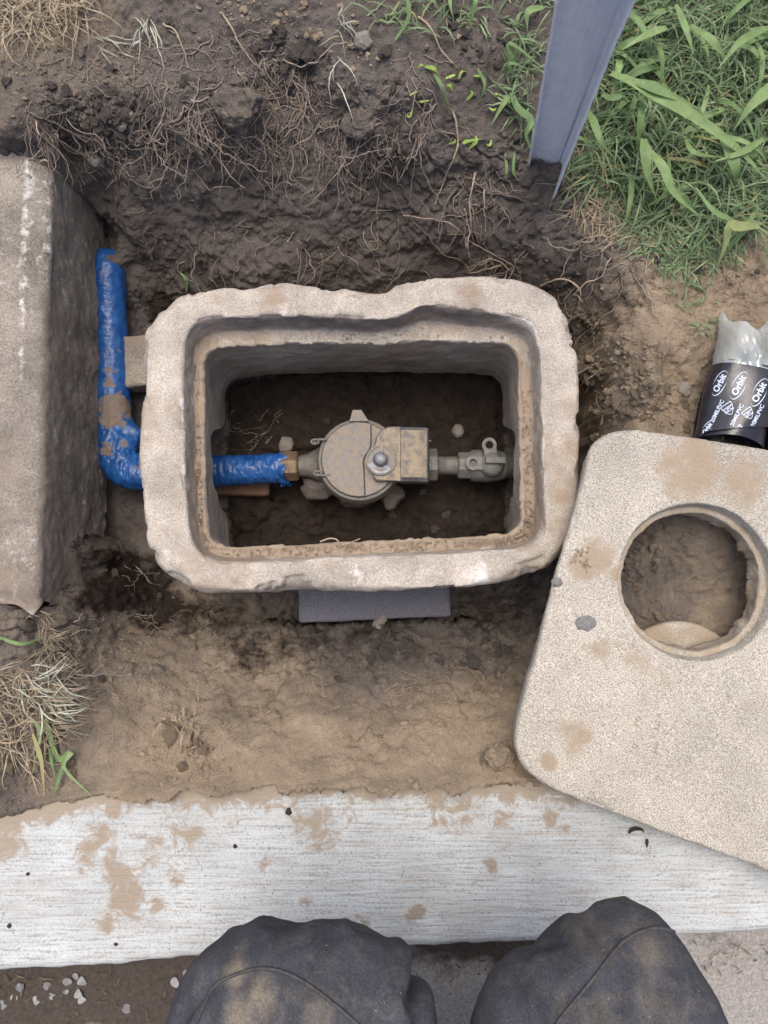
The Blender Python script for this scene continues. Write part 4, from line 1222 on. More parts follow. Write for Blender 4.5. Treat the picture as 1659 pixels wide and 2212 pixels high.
def build_post():
    L0, C0, F0 = np.array(P(1149, 338, 0.0)), np.array(P(1216, 354, 0.0)), np.array(P(1189, 437, -0.012))
    L1 = np.array(P(1204, 0, 0.32)); C1 = np.array(P(1354, 0, 0.32)); F1 = np.array(P(1374, 0, 0.32))
    zs = np.r_[np.linspace(-0.08, 0.32, 70), np.linspace(0.335, 1.25, 40)]
    rows = []
    for z in zs:
        t = min(z / 0.32, 1.0)
        L, Cc, Fl = (L0 + (L1 - L0) * t)[:2], (C0 + (C1 - C0) * t)[:2], (F0 + (F1 - F0) * t)[:2]
        fd = (F0 - C0)[:2]                              # flange keeps its depth all the way up
        Fl = Cc + fd * (1.0 + 0.0 * t)
        ax = (Cc - L); w = np.hypot(*ax); ax = ax / w
        nf = np.array([ax[1], -ax[0]])
        sec = [L + nf * 0.012, L + nf * 0.007 - ax * 0.0006, L + nf * 0.003, L + ax * 0.003 + nf * 0.0008]
        for u in np.linspace(0.08, 0.90, 12): sec.append(L + ax * w * u + nf * 0.0012 * math.sin(u * 3.1))
        sec += [Cc - ax * 0.006, Cc - ax * 0.003 + nf * 0.0012, Cc - ax * 0.0012 + nf * 0.003]
        for u in np.linspace(0.12, 1, 8): sec.append(Cc + (Fl - Cc) * u)
        sec = np.array(sec)
        # wall thickness behind
        tg = np.gradient(sec, axis=0); tg /= np.linalg.norm(tg, axis=1)[:, None] + 1e-9
        nb_ = np.stack([-tg[:, 1], tg[:, 0]], 1)
        back = sec + nb_ * 0.0028
        rows.append([(*p, z) for p in sec] + [(*p, z) for p in back[::-1]])
    full = np.array(rows)
    v = full.reshape(-1, 3)
    v = v + 0.0006 * np.c_[fbm(v, 30, 3, 0.5, 801), fbm(v, 30, 3, 0.5, 802), np.zeros(len(v))]
    dirt = 0.95 * np.exp(-np.clip(v[:, 2] + 0.01, 0, 9) / 0.02) + 0.04
    f = grid_faces(len(zs), full.shape[1], wrap_v=True)
    return mesh_quads('steel_post', v, f, True, {'dirt': dirt})
post = add('steel_post', build_post(), GALV, None, 'bluish galvanised steel channel post driven in beside the grass', 'post')
me = post.data
import bmesh
bm = bmesh.new(); bm.from_mesh(me); bmesh.ops.recalc_face_normals(bm, faces=bm.faces); bm.to_mesh(me); bm.free()

# ------------------------------------------------------------------ half-used roll of printed pipe tape in its clear wrapper
VINYL = simple('black_vinyl', (0.012, 0.013, 0.017), (0.030, 0.031, 0.038), 60, 0.28, 0.5, bump=0.25, bdist=0.002)
PRINT = simple('pale_print', (0.48, 0.56, 0.70), (0.58, 0.66, 0.78), 80, 0.45, 0.4, bump=0.05)
def film_mat():
    s = NT('clear_film')
    gl = s.t.nodes.new('ShaderNodeBsdfGlossy'); gl.inputs['Roughness'].default_value = 0.12; gl.inputs['Color'].default_value = (0.9, 0.95, 0.95, 1)
    tr = s.t.nodes.new('ShaderNodeBsdfTransparent'); tr.inputs['Color'].default_value = (0.86, 0.90, 0.88, 1)
    df = s.t.nodes.new('ShaderNodeBsdfDiffuse'); df.inputs['Color'].default_value = (0.55, 0.60, 0.58, 1)
    fr = s.t.nodes.new('ShaderNodeFresnel'); fr.inputs[0].default_value = 1.9
    m0 = s.t.nodes.new('ShaderNodeMixShader'); m0.inputs[0].default_value = 0.40
    s.link(tr.outputs[0], m0.inputs[1]); s.link(df.outputs[0], m0.inputs[2])
    m1 = s.t.nodes.new('ShaderNodeMixShader')
    s.link(fr.outputs[0], m1.inputs[0]); s.link(m0.outputs[0], m1.inputs[1]); s.link(gl.outputs[0], m1.inputs[2])
    bp = s.t.nodes.new('ShaderNodeBump'); bp.inputs['Strength'].default_value = 0.9; bp.inputs['Distance'].default_value = 0.004
    s.link(s.voro(55, s.mapping((1.6, 0.7, 1), (0, 0, 0.4)), 'DISTANCE_TO_EDGE'), bp.inputs['Height'])
    s.link(bp.outputs[0], gl.inputs['Normal']); s.link(bp.outputs[0], fr.inputs['Normal'])
    s.link(m1.outputs[0], s.t.nodes['Material Output'].inputs[0])
    return s.m
FILM = film_mat()
ra, rb = P(1606, 800, 0.035), P(1578, 952, 0.032)     # axis of the roll, far end to near end
ra = np.array(ra); rb = np.array(rb)
axd = (rb - ra); alen = np.linalg.norm(axd); axd /= alen
sidev = np.cross(axd, [0, 0, 1]); sidev /= np.linalg.norm(sidev)      # towards the left of the picture
if sidev[0] > 0: sidev = -sidev
upv = np.cross(sidev, axd) if np.cross(sidev, axd)[2] > 0 else -np.cross(sidev, axd)
roll = empty('tape_roll', (rb[0], rb[1], 0.0), 'black printed tape roll in clear film lying against the slab', 'tape roll')
def roll_pt(th, s_, k=1.0):
    """th 0 = left edge, pi/2 = top, pi = right ; s 0..1 along the axis"""
    rw = (0.043 + 0.009 * s_) * k; rh = (0.036 - 0.002 * s_) * k
    dent = 0.003 * math.sin(th * 3 + s_ * 4) * math.sin(th)
    return ra + axd * alen * s_ + sidev * (rw * math.cos(th) + 0.002 * math.sin(5 * s_ + th)) + upv * (rh * math.sin(th) + dent)
nt, ns = 84, 40
V = []
for i in range(nt):
    th = -0.35 + (2 * math.pi - 0.1) * i / (nt - 1)
    topness = sstep(0.25, 0.6, math.sin(th))
    s_end = 1.13 - float(topness) * (0.10 + 0.27 * (1 - math.cos(th)) / 2)
    for j in range(ns):
        V.append(roll_pt(th, s_end * j / (ns - 1) - 0.03, 1 + 0.05 * i / nt))
me = mesh_quads('wound_tape', V, grid_faces(nt, ns), True)
wound = part('wound_tape', me, VINYL, roll)
bvr = BVHTree.FromPolygons([tuple(p) for p in V], grid_faces(nt, ns).tolist())
V2 = []
for i in range(nt):
    th = -0.2 + (2 * math.pi - 0.1) * i / (nt - 1)
    for j in range(ns):
        V2.append(roll_pt(th, 1.02 * j / (ns - 1) + 0.06 + (0.0 if math.sin(th) < 0 else -0.10 * math.sin(th)), 0.90 + 0.03 * i / nt))
part('inner_turn', mesh_quads('inner_turn', V2, grid_faces(nt, ns), True), VINYL, roll)
bvr2 = BVHTree.FromPolygons([tuple(p) for p in V2], grid_faces(nt, ns).tolist())
def print_on(V, F, px, py, rot, lift=0.0005):
    """lay flat lettering on the roll's surface round a photo position; only the turn it starts on"""
    c, s_ = math.cos(rot), math.sin(rot)
    o_ = Vector((0, 0, CAM_Z))
    d0 = ray(px, py).normalized()
    tree = bvr if bvr.ray_cast(o_, d0)[0] is not None else bvr2
    out = []
    for x, y, _ in V:
        u, w = x * c - y * s_, x * s_ + y * c
        d = ray(px + u, py - w).normalized()
        loc, nor, i, dist = tree.ray_cast(o_, d)
        if loc is None: out.append(None); continue
        if nor.dot(d) > 0: nor = -nor
        out.append(tuple(loc + nor * lift))
    good = [i for i, p in enumerate(out) if p is not None]
    mp_ = {g_: n for n, g_ in enumerate(good)}
    F2 = [tuple(mp_[i] for i in f) for f in F if all(i in mp_ for i in f)]
    F2 = [f for f in F2 if max(np.linalg.norm(np.array(out[good[a]]) - np.array(out[good[b]])) for a in f for b in f) < 0.012]
    return [out[g_] for g_ in good], F2
def tri(V, F, cell):
    """triangulate and cut lettering finely enough to bend"""
    bm = bmesh.new()
    vs = [bm.verts.new(tuple(v)) for v in V]
    for f in F:
        try: bm.faces.new([vs[i] for i in f])
        except ValueError: pass
    bmesh.ops.triangulate(bm, faces=bm.faces)
    for _ in range(2):
        es = [e for e in bm.edges if e.calc_length() > cell]
        if es: bmesh.ops.subdivide_edges(bm, edges=es, cuts=1); bmesh.ops.triangulate(bm, faces=bm.faces)
    bm.verts.index_update()
    V = np.array([v.co[:] for v in bm.verts]); F = [tuple(v.index for v in f.verts) for f in bm.faces]
    bm.free()
    return V, F
def arc_band(rx, ry, a0, a1, w0, w1):
    n = 30
    V, F = [], []
    for i, a in enumerate(np.linspace(math.radians(a0), math.radians(a1), n)):
        t = i / (n - 1); w = w0 + (w1 - w0) * t
        w = max(0.15, w * math.sin(math.pi * (0.08 + 0.92 * t)))
        V += [((rx + w) * math.cos(a), (ry + w) * math.sin(a), 0), ((rx - w) * math.cos(a), (ry - w) * math.sin(a), 0)]
    F = [(2 * i, 2 * i + 1, 2 * i + 3, 2 * i + 2) for i in range(n - 1)]
    return np.array(V), F
def logo(px, py, rot, size):
    G = Geo()
    V, F = tri(*text_mesh('Orbit', size, 0.55), 6)
    V, F = print_on(V, F, px, py, rot)
    if F: G.put(V, F)
    for a0, a1 in ((150, 290), (-30, 110)):
        V, F = arc_band(size * 1.62, size * 0.66, a0, a1, 0.5, 1.6 if a0 > 0 else 1.1)
        V, F = print_on(V, F, px, py, rot)
        if F: G.put(V, F)
    if G.n: part('printed_logo', G.mesh('printed_logo'), PRINT, wound, kind='stuff')
def words(body, px, py, rot, size, bold=0.25):
    V, F = tri(*text_mesh(body, size, bold), 6)
    V, F = print_on(V, F, px, py, rot)
    if F:
        part('printed_lettering', mesh_poly('printed_lettering', V, F), PRINT, wound, kind='stuff')
def shield(px, py, rot, size):
    G = Geo()
    n = 28
    o = []
    for t in np.linspace(0, 1, 8): o.append((-1 + 2 * t, 0.95))
    for t in np.linspace(0, 1, 10)[1:]: o.append((1 - t ** 2 * 1.0, 0.95 - 1.95 * t ** 0.8))
    for t in np.linspace(0, 1, 10)[1:-1]: o.append((-(2 * t - t * t) * 1.0, -1 + 1.95 * t ** 1.4))
    o = np.array(o) * size
    V, F = [], []
    m = len(o)
    for p in o: V += [(p[0], p[1], 0), (p[0] * 0.88, p[1] * 0.88, 0)]
    F = [(2 * i, 2 * i + 1, (2 * i + 3) % (2 * m), (2 * i + 2) % (2 * m)) for i in range(m)]
    V, F = print_on(np.array(V), F, px, py, rot)
    if F: G.put(V, F)
    for y0 in (-0.32, 0.38):
        L = [(x, y0 + dy, 0) for x in np.linspace(-0.85, 0.85, 8) for dy in (-0.05, 0.05)]
        V, F = print_on(np.array(L) * size, [(2 * i, 2 * i + 1, 2 * i + 3, 2 * i + 2) for i in range(7)], px, py, rot)
        if F: G.put(V, F)
    V, F = tri(*text_mesh('UPC', size * 0.72, 0.12), 5)
    V, F = print_on(V, F, px, py, rot)
    if F: G.put(V, F)
    if G.n: part('printed_mark', G.mesh('printed_mark'), PRINT, wound, kind='stuff')
RT = math.radians(63)
logo(1596, 833, RT, 20); logo(1640, 848, RT, 20); logo(1555, 828, RT, 18)
words('20MILPVC', 1550, 888, math.radians(64), 12); words('20MILPVC', 1592, 897, math.radians(64), 12); words('20MILPVC', 1636, 898, math.radians(64), 12)
shield(1574, 884, math.radians(35), 13.5); shield(1617, 894, math.radians(35), 12)
words('Orbit', 1590, 928, math.radians(42), 13, 0.5)
logo(1528, 926, math.radians(55), 12)
words('Orb', 1612, 953, math.radians(48), 12, 0.5); words('PVC', 1560, 934, math.radians(35), 11)
# clear film flaring from the far end
nu, nv = 90, 60
V = []
def film_pt(u, v):
    th = 0.05 + (math.pi - 0.1) * u
    k = 1.03 + 0.12 * v
    p = roll_pt(th, 0.02 - 0.66 * v - (0.10 * math.sin(9 * u + 1) + 0.05 * math.sin(23 * u)) * v, k)
    p = p - np.array([0, 0, 1]) * (p[2] - 0.012) * 0.35 * v
    return p
for i in range(nu):
    for j in range(nv): V.append(film_pt(i / (nu - 1), j / (nv - 1)))
V = np.array(V)
vv_ = np.tile(np.linspace(0, 1, nv), nu)
cr1 = np.abs(fbm(V * np.array([1, 0.8, 0.3]), 24, 1, 0.5, 901)); cr2 = np.abs(fbm(V * np.array([1, 1, 0.3]), 46, 1, 0.5, 903))
V[:, 2] += (0.020 * (0.35 - cr1) + 0.006 * (0.35 - cr2)) * sstep(0, 0.25, vv_)
V[:, 2] = np.maximum(V[:, 2], 0.008 + 0.004 * cr1)
part('clear_wrapper', mesh_quads('clear_wrapper', V, grid_faces(nu, nv), True), FILM, roll)

# ------------------------------------------------------------------ the person squatting at the kerb (trouser knees in view)
def cloth_mat():
    s = NT('charcoal_work_cloth')
    c = s.ramp(s.noise(20, 5, 0.6), [(0.3, (0.040, 0.043, 0.052)), (0.7, (0.058, 0.061, 0.071))])
    d = s.math('ADD', s.attr('dust'), s.math('MULTIPLY', s.math('SUBTRACT', s.noise(38, 7, 0.70, dist=0.5), 0.5), 1.0))
    c = s.mix(s.ramp(d, [(0.36, 0.0), (0.60, 0.30), (0.88, 0.80)]), c, (0.20, 0.172, 0.130))
    c = s.mix(1.0, c, s.ramp(s.noise(480, 3, 0.75), [(0.28, 0.62), (0.72, 1.4)]), 'MULTIPLY')
    c = s.mix(1.0, c, s.ramp(s.noise(1.0, 4, 0.6, s.mapping((70, 22, 40), (0, 0, 0.3))), [(0.3, 0.8), (0.7, 1.22)]), 'MULTIPLY')
    lint = s.math('MULTIPLY', s.ramp(s.voro(150), [(0.07, 1.0), (0.12, 0.0)]), s.ramp(s.noise(60, 2, 0.5), [(0.58, 0.0), (0.62, 1.0)]))
    c = s.mix(s.math('MULTIPLY', lint, 0.5), c, (0.5, 0.47, 0.42))
    w = s.t.nodes.new('ShaderNodeTexWave'); w.inputs['Scale'].default_value = 330; w.inputs['Distortion'].default_value = 0.6
    s.link(s.mapping((1, 0.6, 0.8), (0.3, 0.2, 0.7)), w.inputs['Vector'])
    b1 = s.bump(w.outputs[1], 0.25, 0.0006)
    s.bump(s.noise(26, 4, 0.55), 0.25, 0.006, b1)
    return s.done(c, 0.9, 0.2)
CLOTH = cloth_mat()
SEAM = simple('seam_thread', (0.035, 0.036, 0.044), (0.085, 0.08, 0.075), 300, 0.9, 0.2)
BOOTM = simple('brown_boot_leather', (0.06, 0.04, 0.025), (0.12, 0.08, 0.05), 60, 0.7, 0.3)
SOLEM = simple('boot_sole', (0.02, 0.02, 0.02), (0.04, 0.038, 0.035), 60, 0.9, 0.2)
KL, KR = P(668, 2262, .395), P(1338, 2258, .395)
def blob_body(parts, voxel, smooth_it):
    """one continuous skin over overlapping ellipsoids"""
    bm = bmesh.new()
    for c, r in parts:
        m = Matrix.Translation(Vector(c)) @ Matrix.Diagonal((*r, 1))
        bmesh.ops.create_uvsphere(bm, u_segments=24, v_segments=16, radius=1.0, matrix=m)
    me = bpy.data.meshes.new('skin'); bm.to_mesh(me); bm.free()
    o = bpy.data.objects.new('skin', me); C.objects.link(o)
    rm = o.modifiers.new('r', 'REMESH'); rm.mode = 'VOXEL'; rm.voxel_size = voxel
    sm_ = o.modifiers.new('s', 'SMOOTH'); sm_.iterations = smooth_it; sm_.factor = 0.5
    dg = bpy.context.evaluated_depsgraph_get(); dg.update()
    out = bpy.data.meshes.new_from_object(o.evaluated_get(dg))
    bpy.data.objects.remove(o); bpy.data.meshes.remove(me)
    return out
def lerp(a, b, t): return tuple(a[i] + (b[i] - a[i]) * t for i in range(3))
bl_ = []
ANK = []
for K, hx, ax_ in ((KL, -0.095, -0.08), (KR, 0.075, 0.235)):
    hip = (hx + 0.03, -0.82, 0.36)
    ank = (ax_, -0.815, -0.03)
    ANK.append(ank)
    for t in np.linspace(0, 1, 9): bl_.append((lerp(K, hip, t), tuple(np.array([0.112 if hx < 0 else 0.092, 0.10, 0.092]) * (1 + 0.30 * t))))
    for t in np.linspace(0, 1, 9): bl_.append((lerp((K.x, K.y - 0.03, K.z - 0.03), ank, t), tuple(np.array([0.100, 0.088, 0.088]) * (1 - 0.34 * t))))
    side_ = -1 if hx < 0 else 1
    bl_.append(((K.x - 0.045 * (1 if hx < 0 else 0.2), K.y + 0.006, K.z - 0.012), (0.078, 0.092, 0.085)))
    bl_.append(((K.x + (0.028 if hx < 0 else 0.018), K.y + (0.0 if hx < 0 else 0.018), K.z - 0.01), (0.080 if hx < 0 else 0.062, 0.090, 0.085)))
    if hx > 0: bl_.append(((K.x - 0.055, K.y - 0.012, K.z - 0.02), (0.075, 0.075, 0.08)))
bl_.append(((0.03, -0.86, 0.37), (0.19, 0.13, 0.14)))
tme = blob_body(bl_, 0.0048, 16)
n = len(tme.vertices)
co = np.zeros(n * 3, np.float32); tme.vertices.foreach_get('co', co); co = co.reshape(-1, 3).astype(float)
no = np.zeros(n * 3, np.float32); tme.vertices.foreach_get('normal', no); no = no.reshape(-1, 3)
fr_ = np.c_[co[:, 0] * 1.0, co[:, 1] * 0.45 + co[:, 0] * 0.25, co[:, 2] * 0.6]
rid = 1 - np.abs(fbm(fr_, 13, 2, 0.45, 1001))
disp_ = 0.006 * (rid ** 3 - 0.45) + 0.0045 * fbm(co, 7, 2, 0.5, 1003) + 0.0022 * (1 - np.abs(fbm(fr_, 26, 2, 0.5, 1005))) + 0.0010 * fbm(co, 45, 2, 0.5, 1007)
topk = np.zeros(n)
for K in (KL, KR):
    topk = np.maximum(topk, np.exp(-((co[:, 0] - K.x) ** 2 + (co[:, 1] - K.y) ** 2) / 0.05 ** 2))
disp_ *= 1 - 0.6 * topk
# side folds: the cloth hangs in a sharp crease on the outer left of each knee
for x0, y0, x1, y1, dep in [(455, 2120, 400, 2212, .005), (905, 2140, 880, 2230, .008), (870, 2150, 935, 2150, .005), (1235, 2055, 1200, 2080, .007), (1240, 2190, 1130, 2210, .005), (690, 2150, 760, 2230, .0035), (480, 2140, 455, 2230, .0035), (1390, 2090, 1330, 2220, .004), (1330, 2000, 1290, 2040, .003), (820, 2120, 790, 2220, .003)]:
    a, b = np.array(P(x0, y0, .42)[:2]), np.array(P(x1, y1, .42)[:2])
    t = np.clip(((co[:, :2] - a) @ (b - a)) / ((b - a) @ (b - a)), 0, 1)
    dd = np.linalg.norm(co[:, :2] - (a + t[:, None] * (b - a)), axis=1)
    disp_ -= dep * 1.2 * np.exp(-(dd / 0.0055) ** 2) * (co[:, 2] > 0.2)
    disp_ += dep * 0.6 * np.exp(-((dd - 0.014) / 0.009) ** 2) * (co[:, 2] > 0.2)
co2 = co + no * disp_[:, None]
tme.vertices.foreach_set('co', co2.astype(np.float32).ravel()); tme.update()
tme.polygons.foreach_set('use_smooth', [True] * len(tme.polygons))
at = tme.attributes.new('dust', 'FLOAT', 'POINT')
dust = 0.36 + 0.25 * topk
for x, y, r, k in [(560, 2150, 40, .7), (500, 2130, 25, .8), (540, 2060, 20, .6), (520, 2190, 40, .8), (690, 2170, 40, .6), (640, 2060, 40, .45), (1300, 2010, 60, .75), (1370, 1985, 50, .75), (1260, 2060, 50, .65), (1330, 2070, 50, .5), (1420, 2090, 50, .55), (1400, 2160, 50, .55), (1290, 2180, 40, .5), (1450, 2000, 30, .6)]:
    c = P(x, y, .45); rr = r * .65 / FPX * 1.3
    dust = np.maximum(dust, 1.15 * k * np.exp(-((co[:, 0] - c.x) ** 2 + (co[:, 1] - c.y) ** 2) / rr ** 2))
at.data.foreach_set('value', dust.astype(np.float32))
person = empty('person', (0.03, -0.75, -0.15), 'person in dusty charcoal work trousers squatting in the gutter, knees over the kerb', 'person')
tr_ = part('trousers', tme, CLOTH, person)
bvt = BVHTree.FromPolygons([tuple(v) for v in co2], [tuple(p.vertices) for p in tme.polygons])
for pts in ([(415, 2235), (440, 2175), (466, 2130), (514, 2104), (571, 2093), (627, 2106), (683, 2140), (739, 2185), (790, 2230)],
            [(1190, 2235), (1204, 2211), (1245, 2160), (1285, 2111), (1320, 2065), (1347, 2035), (1386, 2013), (1424, 2006), (1456, 2014), (1476, 2032)]):
    cv = catmull([(x, y, 0) for x, y in pts], 90)
    out = []
    for x, y, _ in cv:
        loc, nor, i, d = bvt.ray_cast(Vector((0, 0, CAM_Z)), ray(x, y).normalized())
        if loc is not None: out.append(tuple(loc + nor * 0.0006))
    if len(out) > 5:
        o = np.array(out)
        for _ in range(4): o[1:-1] = (o[:-2] + 2 * o[1:-1] + o[2:]) / 4
        V, F = tube(o, 0.0016, 6)
        part('seam', mesh_poly('seam', V, F), SEAM, tr_)
for a in ANK:
    bb = [((a[0], a[1], -0.06), (0.048, 0.055, 0.05)), ((a[0], a[1] - 0.02, -0.10), (0.045, 0.06, 0.04)), ((a[0], a[1] + 0.06, -0.095), (0.048, 0.07, 0.04)), ((a[0], a[1] + 0.125, -0.108), (0.05, 0.055, 0.028)), ((a[0], a[1] + 0.03, -0.115), (0.045, 0.12, 0.02))]
    bme = blob_body(bb, 0.006, 5)
    bme.polygons.foreach_set('use_smooth', [True] * len(bme.polygons))
    boot = part('boot', bme, BOOTM, person)
    sol = [(a[0] + 0.05 * math.cos(t) * (1 + 0.08 * math.sin(t)), a[1] + 0.048 + 0.14 * math.sin(t)) for t in np.linspace(0, 2 * math.pi, 32, endpoint=False)]
    V, F = prism(sol, -0.143, -0.122, 0.003)
    part('sole', mesh_poly('sole', V, F, False), SOLEM, boot)
# ------------------------------------------------------------------ grass, roots, clods and litter
NP_ = np.array
def blade(pts, width, n=9, fold=0.25, twist=0.0, tip=0.15, side=None):
    """leaf blade along pts with a shallow V section, flat side up"""
    c = catmull(pts, n)
    T = np.gradient(c, axis=0); T /= np.linalg.norm(T, axis=1)[:, None] + 1e-12
    up = NP_([0, 0, 1.0])
    S_ = np.cross(T, up)
    L = np.linalg.norm(S_, axis=1)
    S_[L < 0.15] = side if side is not None else (1, 0, 0)
    S_ /= np.linalg.norm(S_, axis=1)[:, None] + 1e-12
    N_ = np.cross(S_, T)
    t = np.linspace(0, 1, n)
    w = width * 0.5 * np.clip(np.minimum(0.55 + 1.6 * t, (1 - t) / (1 - 0.45) + tip * 0.3), 0.04, 1)
    a = twist * t
    Sd = np.cos(a)[:, None] * S_ + np.sin(a)[:, None] * N_
    Nd = -np.sin(a)[:, None] * S_ + np.cos(a)[:, None] * N_
    V = np.stack([c - Sd * w[:, None] + Nd * (w * fold)[:, None], c, c + Sd * w[:, None] + Nd * (w * fold)[:, None]], 1).reshape(-1, 3)
    return V, grid_faces(n, 3)[:, ::-1]

class Big:
    def __init__(self): self.V, self.F, self.n = [], [], 0
    def put(self, V, F):
        self.V.append(NP_(V)); self.F.append(NP_(F) + self.n); self.n += len(V)
    def mesh(self, name): return mesh_quads(name, np.concatenate(self.V), np.concatenate(self.F), True)

def inside(poly, x, y):
    r = False
    j = len(poly) - 1
    for i in range(len(poly)):
        xi, yi = poly[i]; xj, yj = poly[j]
        if (yi > y) != (yj > y) and x < (xj - xi) * (y - yi) / (yj - yi) + xi: r = not r
        j = i
    return r
def sample(poly, n, rs):
    xs_ = [p[0] for p in poly]; ys_ = [p[1] for p in poly]
    out = []
    while len(out) < n:
        x, y = rs.uniform(min(xs_), max(xs_)), rs.uniform(min(ys_), max(ys_))
        if inside(poly, x, y): out.append((x, y))
    return out
def grow(p, length, az, el, droop, rs, n=7, wob=0.35):
    """curved stem from p; falls over under its own weight but stays above the soil"""
    d = NP_([math.cos(az) * math.cos(el), math.sin(az) * math.cos(el), math.sin(el)])
    pts = [NP_(p)]
    s = length / (n - 1)
    for k in range(n - 1):
        d = d + NP_([0, 0, -droop]) * (k + 1) / n + NP_([rs.uniform(-1, 1), rs.uniform(-1, 1), rs.uniform(-.5, .5)]) * wob * 0.35
        d /= np.linalg.norm(d)
        q = pts[-1] + d * s
        if k % 2 == 0:
            g_ = drop(q[0], q[1])[0].z
        if q[2] < g_ + 0.003: q[2] = g_ + 0.003 + rs.uniform(0, 0.004)
        pts.append(q)
    return NP_(pts)

rs = random.Random(21)
LAWN = [(1265,-160),(1830,-160),(1830,470),(1700,460),(1640,480),(1590,505),(1520,500),(1450,505),(1390,480),(1330,430),(1285,390),(1250,330),(1270,200)]
LOWER = [(1300,400),(1400,470),(1520,500),(1600,480),(1590,540),(1500,590),(1430,580),(1350,520)]
lawn, thatch = Big(), Big()
for (x, y) in sample(LAWN, 4300, rs):
    p, nrm = hit(x, y)
    L = rs.uniform(0.035, 0.10) * (1.25 if rs.random() < 0.2 else 1)
    az = rs.gauss(-1.15, 1.35)
    pts = grow(p, L, az, rs.uniform(0.35, 1.25), rs.uniform(0.35, 1.1), rs)
    lawn.put(*blade(pts, rs.choice((0.0014, 0.002, 0.0026, 0.0034)), 7, 0.3, rs.uniform(-1.2, 1.2)))
for (x, y) in sample(LOWER + [], 420, rs):
    p, nrm = hit(x, y)
    pts = grow(p, rs.uniform(0.02, 0.055), rs.uniform(0, 6.28), rs.uniform(0.1, 0.8), rs.uniform(0.4, 1.1), rs)
    lawn.put(*blade(pts, rs.choice((0.0012, 0.0018, 0.0024)), 7, 0.3, rs.uniform(-1, 1)))
for poly, n in (([(820,-90),(1260,-90),(1200,40),(1100,40),(1000,60),(880,80),(820,60)], 230), ([(1080,60),(1170,70),(1150,200),(1150,330),(1110,300),(1090,180)], 130), ([(1230,330),(1300,400),(1280,440),(1225,400)], 60), ([(1490,680),(1560,690),(1520,760),(1480,740)], 22), ([(1400,540),(1500,560),(1560,590),(1540,660),(1470,680),(1430,620)], 60), ([(1500,850),(1545,850),(1545,900),(1510,900)], 14), ([(0,1180),(30,1180),(20,1330),(0,1330)], 14)):
    for (x, y) in sample(poly, n, rs):
        p, nrm = hit(x, y)
        big = y < 400
        pts = grow(p, rs.uniform(0.015, 0.065) if big else rs.uniform(0.01, 0.03), rs.uniform(0, 6.28), rs.uniform(0.2, 1.2), rs.uniform(0.4, 1.1), rs)
        lawn.put(*blade(pts, rs.choice((0.0014, 0.002, 0.003)) * (1 if big else .8), 7, 0.3, rs.uniform(-1, 1)))
add('grass', lawn.mesh('grass'), GRASS, None, 'dense tangle of fine green grass beside the steel post', 'grass', kind='stuff')
for (x, y) in sample(LAWN, 1100, rs) + sample([(1220,380),(1330,430),(1420,520),(1330,520),(1250,470)], 260, rs):
    p, nrm = hit(x, y)
    pts = grow(p, rs.uniform(0.02, 0.07), rs.uniform(0, 6.28), rs.uniform(-0.1, 0.5), rs.uniform(0.2, 0.8), rs, 6, 0.9)
    thatch.put(*blade(pts, rs.choice((0.0008, 0.0012, 0.0016)), 6, 0.2, rs.uniform(-1, 1)))
def tuft(poly, n, Lr, wr, elr, target, azm=None, azs=3.0):
    for (x, y) in sample(poly, n, rs):
        p, nrm = hit(x, y)
        az = rs.uniform(0, 6.28) if azm is None else rs.gauss(azm, azs)
        pts = grow(p, rs.uniform(*Lr), az, rs.uniform(*elr), rs.uniform(0.2, 0.9), rs, 7, 0.9)
        target.put(*blade(pts, rs.uniform(*wr), 7, 0.2, rs.uniform(-1.5, 1.5)))
tuft([(-20,-60),(215,-60),(190,45),(120,85),(-20,95)], 420, (0.03, 0.09), (0.0007, 0.0019), (-0.1, 0.6), thatch)
tuft([(-40,1440),(60,1425),(110,1470),(135,1540),(110,1620),(40,1640),(-40,1600)], 230, (0.03, 0.08), (0.0008, 0.002), (0.0, 0.7), thatch, -0.6, 0.9)
tuft([(70,1290),(110,1330),(150,1480),(160,1560),(110,1560),(90,1400)], 150, (0.015, 0.045), (0.0007, 0.0013), (-0.2, 0.5), thatch, -0.7, 0.7)
tuft([(375,1545),(440,1545),(430,1620),(385,1630)], 45, (0.012, 0.032), (0.0012, 0.003), (0.2, 1.1), thatch, 1.4, 0.8)
add('dead_grass', thatch.mesh('dead_grass'), STRAW, None, 'dry straw-coloured dead grass matted on the soil', 'dead grass', kind='stuff')
bleach = Big()
tuft([(40,1430),(110,1450),(140,1500),(135,1560),(80,1540),(30,1490)], 60, (0.035, 0.085), (0.0011, 0.0026), (0.1, 0.8), bleach, -0.5, 0.8)
tuft([(720,0),(745,0),(745,120),(730,200),(715,160)], 16, (0.03, 0.09), (0.001, 0.002), (0.0, 0.6), bleach, -1.4, 0.6)
tuft([(285,30),(330,40),(330,90),(300,80)], 10, (0.03, 0.09), (0.0012, 0.003), (0.0, 0.6), bleach, -1.2, 0.5)
tuft([(190,70),(290,90),(290,120),(220,110)], 10, (0.02, 0.07), (0.0012, 0.003), (0.0, 0.5), bleach, -0.3, 0.5)
add('bleached_grass', bleach.mesh('bleached_grass'), BLEACH, None, 'pale bleached grass stalks strewn on the soil', 'dead grass', kind='stuff')

